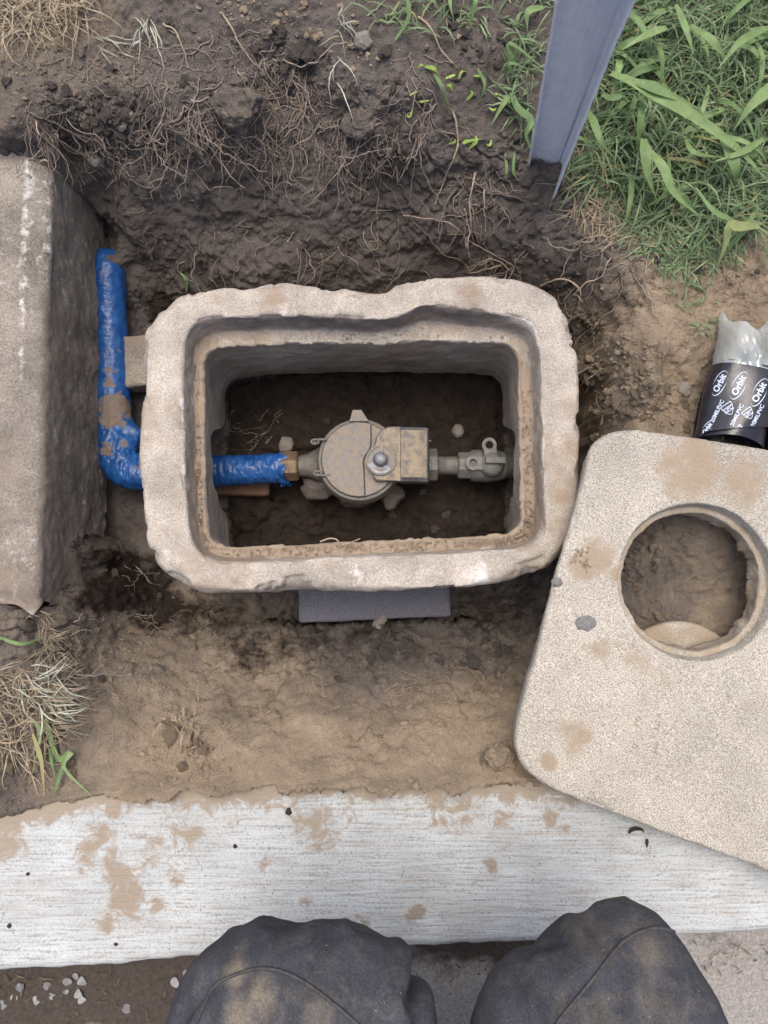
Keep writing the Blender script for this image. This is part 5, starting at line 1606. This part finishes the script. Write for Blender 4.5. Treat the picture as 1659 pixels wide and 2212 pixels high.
# broad single blades that can be picked out
TRACED = [
 ([(1319,159,.05),(1370,180,.075),(1419,208,.085),(1482,242,.08),(1569,302,.065),(1619,347,.05),(1648,382,.035)], 28, 'longest broad green grass blade, arching away from the steel post'),
 ([(1355,172,.06),(1400,186,.085),(1444,204,.088),(1517,238,.075)], 24, None),
 ([(1379,197,.06),(1457,247,.07),(1529,294,.055)], 10, None),
 ([(1700,160,.06),(1659,195,.07),(1619,232,.07),(1584,282,.05)], 26, None),
 ([(1490,55,.05),(1532,84,.07),(1555,110,.065),(1576,136,.05)], 20, None),
 ([(1386,215,.05),(1384,250,.06),(1380,290,.05),(1374,330,.03)], 16, None),
 ([(1270,240,.03),(1282,264,.05),(1299,307,.055),(1331,346,.03)], 18, None),
 ([(1390,300,.05),(1393,330,.06),(1399,380,.05),(1420,437,.02)], 24, None),
 ([(1404,327,.05),(1432,364,.06),(1457,419,.045),(1515,470,.02)], 22, None),
 ([(1560,300,.05),(1580,340,.055),(1590,370,.05),(1586,398,.03)], 26, None),
 ([(1640,488,.03),(1599,490,.045),(1575,492,.05),(1567,527,.035),(1549,577,.012)], 24, 'broad pale grass blade bent over onto the bare soil below the lawn'),
 ([(1300,205,.04),(1320,212,.05),(1345,205,.055),(1365,190,.05)], 16, None),
 ([(1335,104,.05),(1360,92,.06),(1390,72,.06)], 18, None),
 ([(1440,60,.06),(1400,75,.07),(1340,110,.06)], 20, None),
 ([(1590,480,.02),(1540,455,.04),(1500,400,.05)], 14, None),
 ([(1460,10,.05),(1480,60,.07),(1500,120,.06)], 16, None),
 ([(1660,60,.05),(1600,90,.07),(1550,150,.06)], 18, None),
 ([(1650,300,.05),(1600,330,.06),(1540,350,.05)], 16, None),
 ([(1480,300,.05),(1500,330,.06),(1560,340,.05)], 12, None),
]
def traced(name, pts, w, mat_, label, cat, group, fold=0.3, z_on_soil=False, n=16, twist=0.3):
    P3 = []
    for x, y, z in pts:
        if z_on_soil:
            p, nrm = hit(x, y); P3.append(tuple(p + nrm * z))
        else:
            P3.append(tuple(P(x, y, z + 0.02)))
    zz = np.mean([p[2] for p in P3])
    V, F = blade(P3, w * (CAM_Z - zz) / FPX, n, fold, twist)
    return add(name, mesh_quads(name, V, F, True), mat_, None, label, cat, group)
BL = 'broad flat green grass blade standing out of the lawn by the steel post'
for pts, w, lab in TRACED:
    traced('grass_blade', pts, w, BROAD, lab or BL, 'grass blade', None if lab else 'broad blades in the lawn', twist=rs.uniform(-.4, .4))
for k in range(70):
    x, y = sample(LAWN, 1, rs)[0]
    p, nrm = hit(x, y)
    pts = grow(p + Vector((0, 0, 0.02)), rs.uniform(0.06, 0.13), rs.gauss(-1.0, 1.2), rs.uniform(0.4, 1.0), rs.uniform(0.5, 1.0), rs, 8, 0.15)
    V, F = blade(pts, rs.uniform(0.005, 0.010), 12, 0.3, rs.uniform(-.6, .6))
    add('grass_blade', mesh_quads('grass_blade', V, F, True), BROAD, None, BL, 'grass blade', 'broad blades in the lawn')
PB = 'broad green grass blade on the bare soil left of the steel post'
for pts, w in [([(1096,205,.01),(1112,225,.02),(1129,255,.025),(1142,300,.02),(1149,336,.008)], 18), ([(1106,222,.01),(1080,245,.02),(1052,270,.008)], 14), ([(1199,30,.03),(1165,50,.035),(1129,75,.01)], 16),
               ([(854,88,.005),(857,50,.03),(870,20,.04),(910,2,.02)], 9), ([(1029,8,.01),(1018,35,.03),(1004,66,.01)], 12), ([(936,165,.005),(955,205,.02),(972,246,.006)], 10),
               ([(1034,155,.008),(1036,190,.015),(1029,226,.006)], 8), ([(970,-10,.01),(975,15,.02),(977,42,.008)], 9), ([(1105,150,.01),(1120,130,.03),(1165,150,.02)], 12), ([(1090,160,.01),(1110,145,.03),(1150,170,.01)], 10), ([(1095,330,.006),(1100,350,.015),(1085,395,.004)], 7), ([(1105,335,.006),(1115,360,.012),(1125,390,.004)], 7)]:
    traced('grass_blade', pts, w, BROAD, PB, 'grass blade', 'blades left of the post', z_on_soil=True)
SL = 'small yellow-green leaf lying on the soil between pit and post'
for a in [((919,146),(946,165),11), ((905,150),(920,146),6), ((962,172),(978,160),7), ((975,200),(962,188),8), ((990,172),(1010,160),6), ((1008,215),(1012,195),6), ((1068,212),(1080,208),7), ((1055,232),(1070,230),6), ((1000,312),(1042,300),10), ((1015,318),(1030,292),9), ((970,312),(985,298),6), ((880,250),(890,225),6), ((905,215),(930,212),7), ((886,205),(900,195),6), ((1025,165),(1045,175),6), ((1062,300),(1048,310),5)]:
    (x0, y0), (x1, y1), w = a
    xm, ym = (x0 + x1) / 2, (y0 + y1) / 2
    traced('small_leaf', [(x0, y0, .003), (xm, ym, .009), (x1, y1, .003)], w, SPRIG, SL, 'leaf', 'small leaves left of the post', z_on_soil=True, n=8)
LG = 'green grass blade by the straw tuft at the left end of the white kerb'
for pts, w in [([(92,1552,.02),(110,1595,.03),(130,1637,.03),(156,1674,.022),(210,1717,.008)], 14), ([(146,1664,.02),(134,1692,.015),(118,1729,.006)], 9), ([(-10,1372,.01),(49,1377,.02),(101,1376,.008)], 8), ([(76,1580,.01),(85,1650,.02),(98,1726,.006)], 10), ([(60,1545,.01),(75,1600,.02),(70,1690,.006)], 7), ([(100,1600,.012),(112,1640,.018),(120,1690,.005)], 6), ([(-10,1240,.01),(15,1225,.03),(30,1255,.03),(10,1285,.01)], 22), ([(-10,1280,.01),(20,1262,.02),(44,1272,.008)], 12), ([(-10,1395,.01),(10,1385,.02),(22,1372,.01)], 18)]:
    traced('grass_blade', pts, w, BROAD, LG, 'grass blade', 'blades by the straw tuft', z_on_soil=True)
traced('grass_blade', [(405,630,.004),(400,605,.012),(390,582,.004)], 9, BROAD, 'single green grass blade fallen behind the meter box', 'grass blade', None, z_on_soil=True)

# ---------------- roots
def creep(p, d, n, step, rs, grav=0.14, wob=0.5, off=0.0025):
    pts = [NP_(p)]
    d = NP_(d, float)
    for k in range(n):
        d = d + NP_([rs.uniform(-1, 1), rs.uniform(-1, 1), rs.uniform(-1, 1)]) * wob + NP_([0, -0.03, -grav])
        d /= np.linalg.norm(d)
        q = pts[-1] + d * step
        loc, nor, i, dist = bv.find_nearest(Vector(q))
        if loc is not None:
            nor = nor if nor.z > -0.2 else -nor
            e = (Vector(q) - loc).dot(nor)
            if e < off: q = NP_(loc + nor * off)
            elif e > 0.03: q = q * 0.6 + NP_(loc + nor * 0.02) * 0.4
        pts.append(q)
    return NP_(pts)
class Tubes:
    def __init__(self): self.b = Big()
    def put(self, pts, r0, r1, sides=4):
        n = len(pts)
        V, F = tube(pts, np.linspace(r0, r1, n), sides, False)
        self.b.put(V, F)
mat_roots = Tubes()
ROOTS = [([(60,190),(150,220),(260,300),(300,370),(200,370),(110,330),(40,260)], 105), ([(300,220),(480,200),(480,340),(360,360),(300,330)], 120), ([(440,60),(600,80),(720,150),(720,330),(600,360),(520,330),(480,200)], 210), ([(720,240),(800,220),(860,330),(800,370),(720,350)], 90), ([(860,90),(950,140),(990,260),(900,330),(860,250)], 50), ([(960,370),(1080,340),(1100,430),(1060,500),(980,470)], 50), ([(1210,430),(1300,440),(1400,560),(1350,600),(1270,520)], 70), ([(1020,540),(1110,550),(1130,590),(1040,590)], 30), ([(1180,620),(1290,640),(1300,900),(1240,800)], 45), ([(100,1330),(160,1420),(170,1560),(120,1560)], 70), ([(240,1180),(400,1300),(420,1380),(300,1380)], 22), ([(500,880),(620,860),(620,960),(520,960)], 12), ([(850,1450),(1100,1480),(1050,1560),(780,1600)], 30), ([(100,100),(400,60),(450,200),(150,200)], 60), ([(200,480),(900,440),(950,560),(300,580)], 40)]
for poly, n in ROOTS:
    for (x, y) in sample(poly, n, rs):
        p, nrm = hit(x, y)
        pts = creep(p + nrm * 0.002, (rs.uniform(-.8, .8), -0.3, -0.5), rs.randint(6, 22), rs.uniform(0.004, 0.008), rs, rs.choice((0.03, 0.10)), rs.uniform(0.35, 0.6))
        r = rs.choice((0.0004, 0.0005, 0.0006, 0.0008, 0.0010, 0.0014))
        mat_roots.put(catmull(pts, len(pts) * 2), r, r * 0.45)
add('fine_roots', mat_roots.b.mesh('fine_roots'), ROOT, None, 'mat of fine brown roots hanging from the dug bank', 'roots', kind='stuff')
# hairs over the whole picture of soil
hair = Tubes()
for (x, y) in sample([(100,100),(1600,300),(1640,720),(1300,900),(1250,620),(300,600),(150,500)], 130, rs) + sample([(100,1350),(500,1400),(1150,1420),(1120,1660),(250,1690),(150,1600)], 90, rs):
    p, nrm = hit(x, y)
    a = rs.uniform(0, 6.28)
    pts = creep(p + nrm * 0.001, (math.cos(a), math.sin(a), 0), rs.randint(3, 7), 0.005, rs, 0.02, 0.3, 0.0012)
    hair.put(catmull(pts, len(pts) * 2), 0.0006, 0.0003)
add('straw_hairs', hair.b.mesh('straw_hairs'), ROOTPALE, None, 'short pale rootlets scattered over the bare soil', 'rootlets', kind='stuff')
# single thick roots
BIGROOT = [
 ([(978,240,.004),(985,275,.012),(988,310,.012),(978,350,.012),(960,390,.008),(940,440,.004)], 4.5, 'long hanging brown root below the green blade on the bank'),
 ([(872,468,.012),(900,472,.014),(935,476,.012),(975,486,.01),(1010,520,.01),(1060,548,.008),(1110,575,.004)], 2.6, 'thin straight pale root crossing the bank above the box corner'),
 ([(1165,618,.012),(1195,606,.03),(1225,612,.035),(1245,632,.025),(1246,665,.012),(1238,690,.004)], 4.5, 'pale root looping out beside the far right box corner'),
 ([(1027,372,.004),(1018,410,.014),(1012,450,.016),(1016,490,.012),(1022,528,.004)], 4.5, 'upright brown root stub on the bank beside a shorter pale one'),
 ([(1045,410,.006),(1044,440,.012),(1048,500,.006)], 4.0, 'short straight pale root stub on the bank'),
 ([(75,358,.006),(110,352,.02),(125,375,.02),(128,405,.015),(148,418,.008)], 5.0, 'knotted tan root hanging over the pavement corner'),
 ([(0,366,.004),(35,355,.012),(70,350,.012),(95,325,.01)], 5.0, 'pale tan root lying across the top of the pavement edge'),
 ([(480,30,.004),(500,60,.012),(520,100,.014),(545,135,.01),(570,158,.004)], 4.0, 'thick brown root running down the top of the bank'),
 ([(355,55,.004),(385,75,.015),(400,110,.012),(408,148,.004)], 3.5, 'pale straw root curving on the left of the upper bank'),
 ([(1080,575,.006),(1040,585,.014),(1010,590,.01),(1060,560,.01),(1120,600,.004)], 3.6, 'tangled root at the foot of the bank behind the box'),
 ([(80,265,.004),(100,300,.02),(140,330,.02),(165,360,.01),(185,400,.004)], 3.2, 'curved root on the bank just right of the pavement'),
 ([(905,40,.004),(930,70,.014),(950,110,.012),(985,150,.004)], 4.0, 'twisted fibrous root between the green tufts on top'),
]
for pts, w, lab in BIGROOT:
    P3 = []
    for x, y, o in pts:
        p, nrm = hit(x, y); P3.append(tuple(p + Vector((0, -0.3, 0.95)) * o))
    c = catmull(P3, 40)
    c = c + 0.0012 * np.c_[vnoise(c * 90, 5), vnoise(c * 90, 6), vnoise(c * 90, 7)]
    r = w / 2 * 1.15 / FPX
    t = np.linspace(0, 1, 40)
    V, F = tube(c, r * (1.15 - 0.6 * t) * (1 + 0.2 * vnoise(c * 160, 9)), 7)
    add('root', mesh_poly('root', V, F), ROOTPALE, None, lab, 'root')

# ---------------- clods and stones
LIB = [stone(1, 1, 0.75, 100 + k, 2, 0.52, 2.1) for k in range(10)]
LIBS = [stone(1, 1, 0.75, 140 + k, 1, 0.5, 2.1) for k in range(8)]
crumbs = Big()
indiv = []
def put_clod(x, y, r, soil_pt=None, force=False):
    if soil_pt is None:
        p, nrm = hit(x, y)
    else: p, nrm = soil_pt
    if r > 0.0052 or force:
        indiv.append((p, nrm, r, x, y)); return
    V, F = (LIB if r > 0.0032 else LIBS)[rs.randrange(8)]
    a = rs.uniform(0, 6.28); c, s_ = math.cos(a), math.sin(a)
    V = V @ NP_([[c, -s_, 0], [s_, c, 0], [0, 0, 1]]) * NP_([r * rs.uniform(.8, 1.3), r * rs.uniform(.8, 1.2), r])
    crumbs.V.append(V + NP_(p + nrm * r * 0.25)); crumbs.F.append(NP_(F) + crumbs.n); crumbs.n += len(V)
CL = [(235,235,70,230,.0065),(240,275,35,60,.009),(330,270,60,90,.006),(80,160,90,220,.0045),(330,120,60,90,.004),(500,235,55,210,.0045),(560,60,90,150,.005),(700,150,80,120,.006),(640,180,70,90,.006),(780,260,30,50,.006),(850,200,60,60,.006),(1030,100,70,140,.0055),(1110,320,40,60,.006),(1050,380,60,60,.005),(1340,870,35,160,.0055),(1380,820,40,110,.005),(1420,900,60,150,.004),(1450,850,50,70,.005),(1350,760,35,80,.006),(1290,700,25,60,.006),(1285,800,25,80,.007),(1300,950,20,40,.006),(1500,560,80,90,.004),(1600,620,60,70,.004),(1580,1000,60,60,.004),
      (850,1395,35,110,.0065),(840,1405,22,30,.008),(950,1400,40,60,.006),(760,1420,60,90,.004),(1080,1370,40,70,.005),(1060,1440,30,60,.007),(560,1340,60,80,.005),(440,1330,50,70,.006),(310,1240,40,60,.006),(400,1600,40,90,.007),(365,1585,20,25,.009),(420,1640,50,110,.005),(1070,1640,20,40,.008),(1000,1530,60,80,.005),(900,1630,90,110,.0035),(650,1650,120,110,.0035),(300,1520,70,80,.0035),(250,1420,60,80,.0045),(150,1420,40,60,.005),(60,1680,60,110,.005),(200,700,25,60,.006),(190,900,20,60,.005),(290,650,30,40,.006),(620,900,90,70,.004),(1000,900,70,50,.0045),(700,1110,140,130,.004),(960,1120,100,80,.0045),(1400,1190,30,40,.006),(1380,1240,25,40,.006),(1430,1320,25,30,.007),(1600,1260,40,40,.003),(1500,1300,60,60,.0025),(420,580,60,50,.005),(700,540,120,90,.004),(1150,520,60,70,.005),(1200,600,40,60,.006)]
for cx_, cy_, sp_, n, r in CL:
    for k in range(n):
        put_clod(rs.gauss(cx_, sp_ * 0.75), rs.gauss(cy_, sp_ * 0.6), r * min(1.9, max(0.2, rs.lognormvariate(-0.95, 0.55))))
for (x, y) in sample([(-20,-20),(1680,-20),(1680,960),(1300,960),(1260,620),(300,590),(100,360),(-20,350)], 1500, rs) + sample([(-20,1340),(250,1250),(420,1320),(1200,1320),(1110,1660),(260,1690),(-20,1740)], 800, rs) + sample([(470,860),(1100,860),(1100,1170),(480,1180)], 260, rs):
    put_clod(x, y, rs.uniform(0.0007, 0.0019) * (1.5 if rs.random() < 0.1 else 1))
for (x, y) in sample([(200,1480),(420,1440),(1140,1440),(1120,1670),(260,1690)], 1700, rs):
    put_clod(x, y, rs.uniform(0.0006, 0.0016) * (1.8 if rs.random() < 0.08 else 1))
for (x, y) in sample([(1290,620),(1640,560),(1640,880),(1320,940)], 700, rs):
    put_clod(x, y, rs.uniform(0.0006, 0.0018) * (1.8 if rs.random() < 0.08 else 1))
for k in range(40):
    p_ = P(rs.gauss(1470, 60), rs.gauss(1395, 14), -0.024); put_clod(0, 0, rs.uniform(0.0006, 0.0016), (Vector((p_.x, p_.y, -0.025)), Vector((0, 0, 1))))
# crumbs of earth on the box ledge, the slab and the kerb
def flat_crumb(x, y, z, r): put_clod(0, 0, r, (Vector((x, y, z)), Vector((0, 0, 1))))
for k in range(1300):
    a = rs.uniform(-math.pi, math.pi)
    if rs.random() < 0.25: a = rs.gauss(-0.62, 0.1)
    rl = float(np.interp(a, ANG, R_LEDGE, period=2 * math.pi)); ro = float(np.interp(a, ANG, R_LIP, period=2 * math.pi))
    u = 0.15 + 0.6 * rs.random()
    if math.sin(a) > 0.3 and rs.random() < 0.9: continue
    flat_crumb(BC[0] + (rl + (ro - rl) * u) * math.cos(a), BC[1] + (rl + (ro - rl) * u) * math.sin(a), -0.0475, rs.uniform(0.0006, 0.0018) * (1.7 if rs.random() < 0.06 else 1))
for k in range(26):
    p = P(rs.gauss(1140, 10), rs.gauss(1150, 14), -0.045); flat_crumb(p.x, p.y, -0.044, rs.uniform(0.002, 0.005))
for cx_, cy_, n in ((1262, 1192, 14), (1268, 1222, 14), (1240, 1210, 5)):
    for k in range(n):
        p = P(rs.gauss(cx_, 9), rs.gauss(cy_, 6), SL_TOP); flat_crumb(p.x, p.y, SL_TOP + .0004, rs.uniform(0.0008, 0.0024))
for k in range(160):
    p = P(rs.uniform(0, 1659), rs.uniform(1720, 2010), 0.0)
    flat_crumb(p.x, p.y, 0.0005, rs.uniform(0.0004, 0.0011))
V_all = np.concatenate(crumbs.V); F_all = np.concatenate(crumbs.F)
gi = np.clip(np.searchsorted(xs, V_all[:, 0]), 0, nx - 1); gj = np.clip(np.searchsorted(ys, V_all[:, 1]), 0, ny - 1)
cd_, cm_ = dry.reshape(nx, ny)[gi, gj], moist.reshape(nx, ny)[gi, gj]
onbox = (V_all[:, 2] > -0.06) & (box_radius(V_all[:, 0], V_all[:, 1], R_OUT) < 0)
cm_ = np.where(onbox | (V_all[:, 2] > 0.05), 0, cm_); cd_ = np.where(onbox, 0.55, np.where(V_all[:, 2] > 0.05, 0.75, cd_))
add('soil_crumbs', mesh_quads('soil_crumbs', V_all, F_all, False, {'dry': cd_ + 0.08, 'moist': cm_}), SOILC, None, 'loose crumbs of grey-brown soil strewn over the dig', 'soil crumbs', kind='stuff')
def clod_set(dry_, damp_shade_):
    out = []
    for k in range(10):
        V_, F_ = LIB[k]
        m_ = mesh_quads('soil_clod', V_, F_, False, {'dry': np.full(len(V_), dry_), 'moist': np.full(len(V_), damp_shade_)})
        m_.materials.append(SOILC)
        out.append(m_)
    return out
CS = {'grey': clod_set(.25, 0), 'tan': clod_set(.75, 0), 'dark': clod_set(.1, .35)}
indiv.sort(key=lambda t: -t[2])
def clod_place(x, y):
    if y < 600 and x < 480: return 'clod of grey soil among roots on the bank behind the pavement', 'clods on the left bank'
    if y < 600 and x < 860: return 'clod of grey soil in the root mat above the far box wall', 'clods on the middle bank'
    if y < 600: return 'clod of soil between the root mat and the steel post', 'clods near the post'
    if y < 1200 and x > 1240: return 'brown clod on the dry soil between box, slab and grass', 'clods right of the box'
    if x > 1240: return 'brown clod seen under or through the hole of the slab', 'clods under the slab'
    if y < 1290 and x < 310: return 'dark clod in the trench beside the blue pipe', 'clods by the blue pipe'
    if y < 1200: return 'dark clod on the floor of the meter box', 'clods in the box'
    if y < 1480: return 'dark clod in the near pit below the paver', 'clods in the near pit'
    return 'tan clod on the dry slope behind the white kerb', 'clods on the near slope'
for k, (p, nrm, r, x, y) in enumerate(indiv[:240]):
    lab, grp = clod_place(x, y)
    kind_ = 'dark' if lab.startswith('dark') else 'tan' if (lab.startswith('tan') or lab.startswith('brown')) else 'grey'
    o = add('soil_clod', CS[kind_][rs.randrange(10)], None, None, lab, 'clod', grp)
    o.location = p + nrm * r * 0.3
    o.rotation_euler = (rs.uniform(-.5, .5), rs.uniform(-.5, .5), rs.uniform(0, 6.28))
    o.scale = (r * rs.uniform(.85, 1.3), r * rs.uniform(.85, 1.15), r)
def lump(x, y, rx, ry, rz, seed, label, cat='clod', mat_=None, z=None, name='soil_clod'):
    V, F = stone(rx, ry, rz, seed, 5 if rx > .015 else 4, 0.22 if mat_ is None else .16, 1.4)
    if mat_ is None:
        e1_, e2_ = worley(V, 140, seed)
        V = V * (1 + 0.07 * (0.5 - e1_) + 0.11 * fbm(V, 110, 4, 0.65, seed))[:, None]
    me_ = mesh_poly(name, V, F)
    if mat_ is None: attrs(me_, dry=0.75 if y > 1500 else 0.3, moist=0.0)
    o = add(name, me_, mat_ or SOIL, None, label, cat)
    p, nrm = hit(x, y)
    o.location = p + nrm * rz * (0.1 if mat_ is None else 0.35) if z is None else (*P(x, y, z)[:2], z)
    o.rotation_euler = (0.1, -0.1, seed)
lump(505, 225, .036, .030, .026, 301, 'biggest crumbly soil clod clinging to the root mat of the bank')
lump(785, 262, .026, .024, .020, 302, 'shaggy root-bound clod above the far box wall')
lump(1080, 1640, .022, .022, .016, 303, 'knobbly clod at the kerb beside the slab corner')
lump(1062, 1448, .020, .018, .014, 304, 'dark lumpy clod under the slab edge in the near pit')
lump(352, 1592, .020, .015, .012, 305, 'rounded clod beside the dry stubble on the near slope')
lump(402, 1602, .013, .012, .012, 306, 'clod under the dry stubble on the near slope')
lump(210, 345, .011, .011, .010, 307, 'pale round stone caught in roots under the overhang', 'stone', PEBBLE, name='stone')
lump(262, 268, .010, .008, .007, 308, 'smooth oval stone among the roots on the left bank', 'stone', PEBBLE, name='stone')
lump(276, 248, .008, .008, .006, 309, 'small smooth stone above the oval one on the left bank', 'stone', PEBBLE, name='stone')
lump(1478, 838, .013, .010, .007, 310, 'smooth tan oval stone on the bare soil near the tape roll', 'stone', PEBBLE, name='stone')
lump(622, 960, .013, .015, .010, 311, 'brown stone on the box floor behind the brown nut', 'stone', PEBBLE, name='stone')
lump(820, 1346, .020, .010, .008, 312, 'rounded stone peeping out from under the near paver', 'stone', PEBBLE, name='stone')
lump(990, 930, .012, .010, .008, 313, 'small stone on the box floor beyond the register', 'stone', PEBBLE, name='stone')
lump(785, 85, .013, .012, .010, 314, 'round grey stone on top of the bank by the green weeds', 'stone', PEBBLE, name='stone')
DARK = simple('dark_droppings', (0.02, 0.016, 0.014), (0.05, 0.04, 0.035), 300, 0.9, 0.2)
for k, (x, y, r) in enumerate([(624,1753,.0045),(508,1828,.0026),(60,1888,.0022),(20,2000,.003),(250,2040,.0022)]):
    lump(x, y, r, r * 1.2, r * 0.7, 330 + k, 'tiny dark crumb on the white kerb', 'crumb', DARK, 0.001, 'dark_crumb')
    bpy.context.scene.collection.objects[-1]['group'] = 'dark crumbs on the kerb'
# curled black scraps on the kerb near the slab
for pts, w, lab in (([(1358,1800),(1364,1793),(1374,1790),(1386,1792),(1392,1798)], 9, 'black crescent scrap stuck on the white kerb by the slab'), ([(1397,1812),(1398,1820),(1397,1832)], 7, 'short black streak on the white kerb beside the crescent scrap')):
    c = [tuple(P(x, y, 0.0016)) for x, y in pts]
    V, F = blade(c, w * 1.1 / FPX, 14, -0.1, 0, 0.6)
    add('black_scrap', mesh_quads('black_scrap', V, F, True), DARK, None, lab, 'scrap')
# little root on the box ledge
c = [tuple(P(x, y, z)) for x, y, z in ((692,1170,-.040),(712,1163,-.034),(728,1166,-.03),(735,1176,-.036),(750,1174,-.04),(772,1166,-.034),(778,1163,-.036))]
V, F = tube(catmull(c, 40), np.linspace(.0013, .0007, 40), 6)
add('root_scrap', mesh_poly('root_scrap', V, F), ROOTPALE, None, 'curly scrap of root on the near ledge of the meter box', 'root')

# ---------------- pale petals and litter in the gutter
PETAL = simple('pale_petal', (0.15, 0.15, 0.15), (0.28, 0.28, 0.285), 120, 0.6, 0.3, per='object')
def petal(x, y, r, rot, el):
    n, m_ = 5, 18
    V = [(0, 0, 0)]
    for i in range(1, n):
        for j in range(m_):
            a = 2 * math.pi * j / m_
            k = i / (n - 1) * (1 + 0.10 * math.sin(3 * a + x))
            V.append((r * k * math.cos(a), r * el * k * math.sin(a), r * 0.28 * k * k * math.cos(2 * a + y)))
    F = [(0, 1 + j, 1 + (j + 1) % m_) for j in range(m_)]
    for i in range(n - 2):
        for j in range(m_):
            F.append((1 + i * m_ + j, 1 + (i + 1) * m_ + j, 1 + (i + 1) * m_ + (j + 1) % m_, 1 + i * m_ + (j + 1) % m_))
    o = add('petal', mesh_poly('petal', V, F), PETAL, None, 'pale round fallen petal in the dirty gutter', 'petal', 'petals in the gutter')
    p = P(x, y, -0.142)
    o.location = (p.x, p.y, -0.139); o.rotation_euler = (rs.uniform(-.2, .2), rs.uniform(-.2, .2), rot)
for x, y, r, e in [(164,2107,6.5,1.1),(179,2118,8.5,1.15),(148,2119,8,1.2),(104,2127,8,1.15),(46,2132,8,1.0),(42,2128,5,1.1),(114,2149,7,1.1),(171,2145,8.5,1),(178,2157,8,1),(81,2158,8.5,1),(32,2155,7.5,1.1),(8,2168,9,1),(144,2141,5,1.1),(275,2176,9.5,1),(378,2120,8,1.4),(403,2101,8,0.8),(1105,2098,7,1.3)]:
    petal(x, y, r * 1.25 / FPX, rs.uniform(0, 6.28), e)
lit = Big()
for k in range(90):
    x = rs.choice((rs.uniform(-10, 420), rs.uniform(860, 1100), rs.uniform(1500, 1680)))
    y = (2100 if x < 450 else 2060 if x < 1200 else 2030) + rs.uniform(0, 110) * rs.random() ** 0.6
    p = P(x, y, -0.140)
    a = rs.uniform(0, 6.28); L = rs.uniform(.004, .02)
    z_ = -0.1385 + rs.uniform(0, .003)
    pts = [(p.x - L / 2 * math.cos(a), p.y - L / 2 * math.sin(a), z_), (p.x, p.y, z_ + .002), (p.x + L / 2 * math.cos(a), p.y + L / 2 * math.sin(a), z_ + .001)]
    lit.put(*blade(pts, rs.uniform(.0008, .003), 6, .2, rs.uniform(-1, 1)))
add('gutter_litter', lit.mesh('gutter_litter'), simple('leaf_litter', (0.07, 0.05, 0.03), (0.20, 0.155, 0.10), 120, .9, .15, per='island'), None, 'bits of brown straw and leaf in the gutter', 'litter', kind='stuff')
# ---------------- worn characters cast into the slab, filled with dirt
def stamp_mat():
    s = NT('stamp_dirt')
    c = s.mix(s.noise(300, 3, 0.7), (0.25, 0.20, 0.14), (0.45, 0.385, 0.29))
    m = s.done(c, 0.95, 0.1)
    k = s.ramp(s.noise(160, 4, 0.7), [(0.46, 0.0), (0.56, 0.75)])
    s.link(k, s.b.inputs['Alpha'])
    return m
STAMP = stamp_mat()
for ch, x, y in (('8', 1377, 1559), ('3', 1420, 1567), ('8', 1371, 1608), ('3', 1415, 1617)):
    V, F = text_mesh(ch, 30 * 1.044 / FPX, 0.0005)
    c = P(x, y, SL_TOP)
    a = math.radians(-8)
    R_ = np.array([[math.cos(a), -math.sin(a), 0], [math.sin(a), math.cos(a), 0], [0, 0, 1]])
    V = V @ R_.T + np.array([c.x, c.y, SL_TOP + 0.0014])
    part('cast_mark', mesh_poly('cast_mark', V, F, False), STAMP, slab)
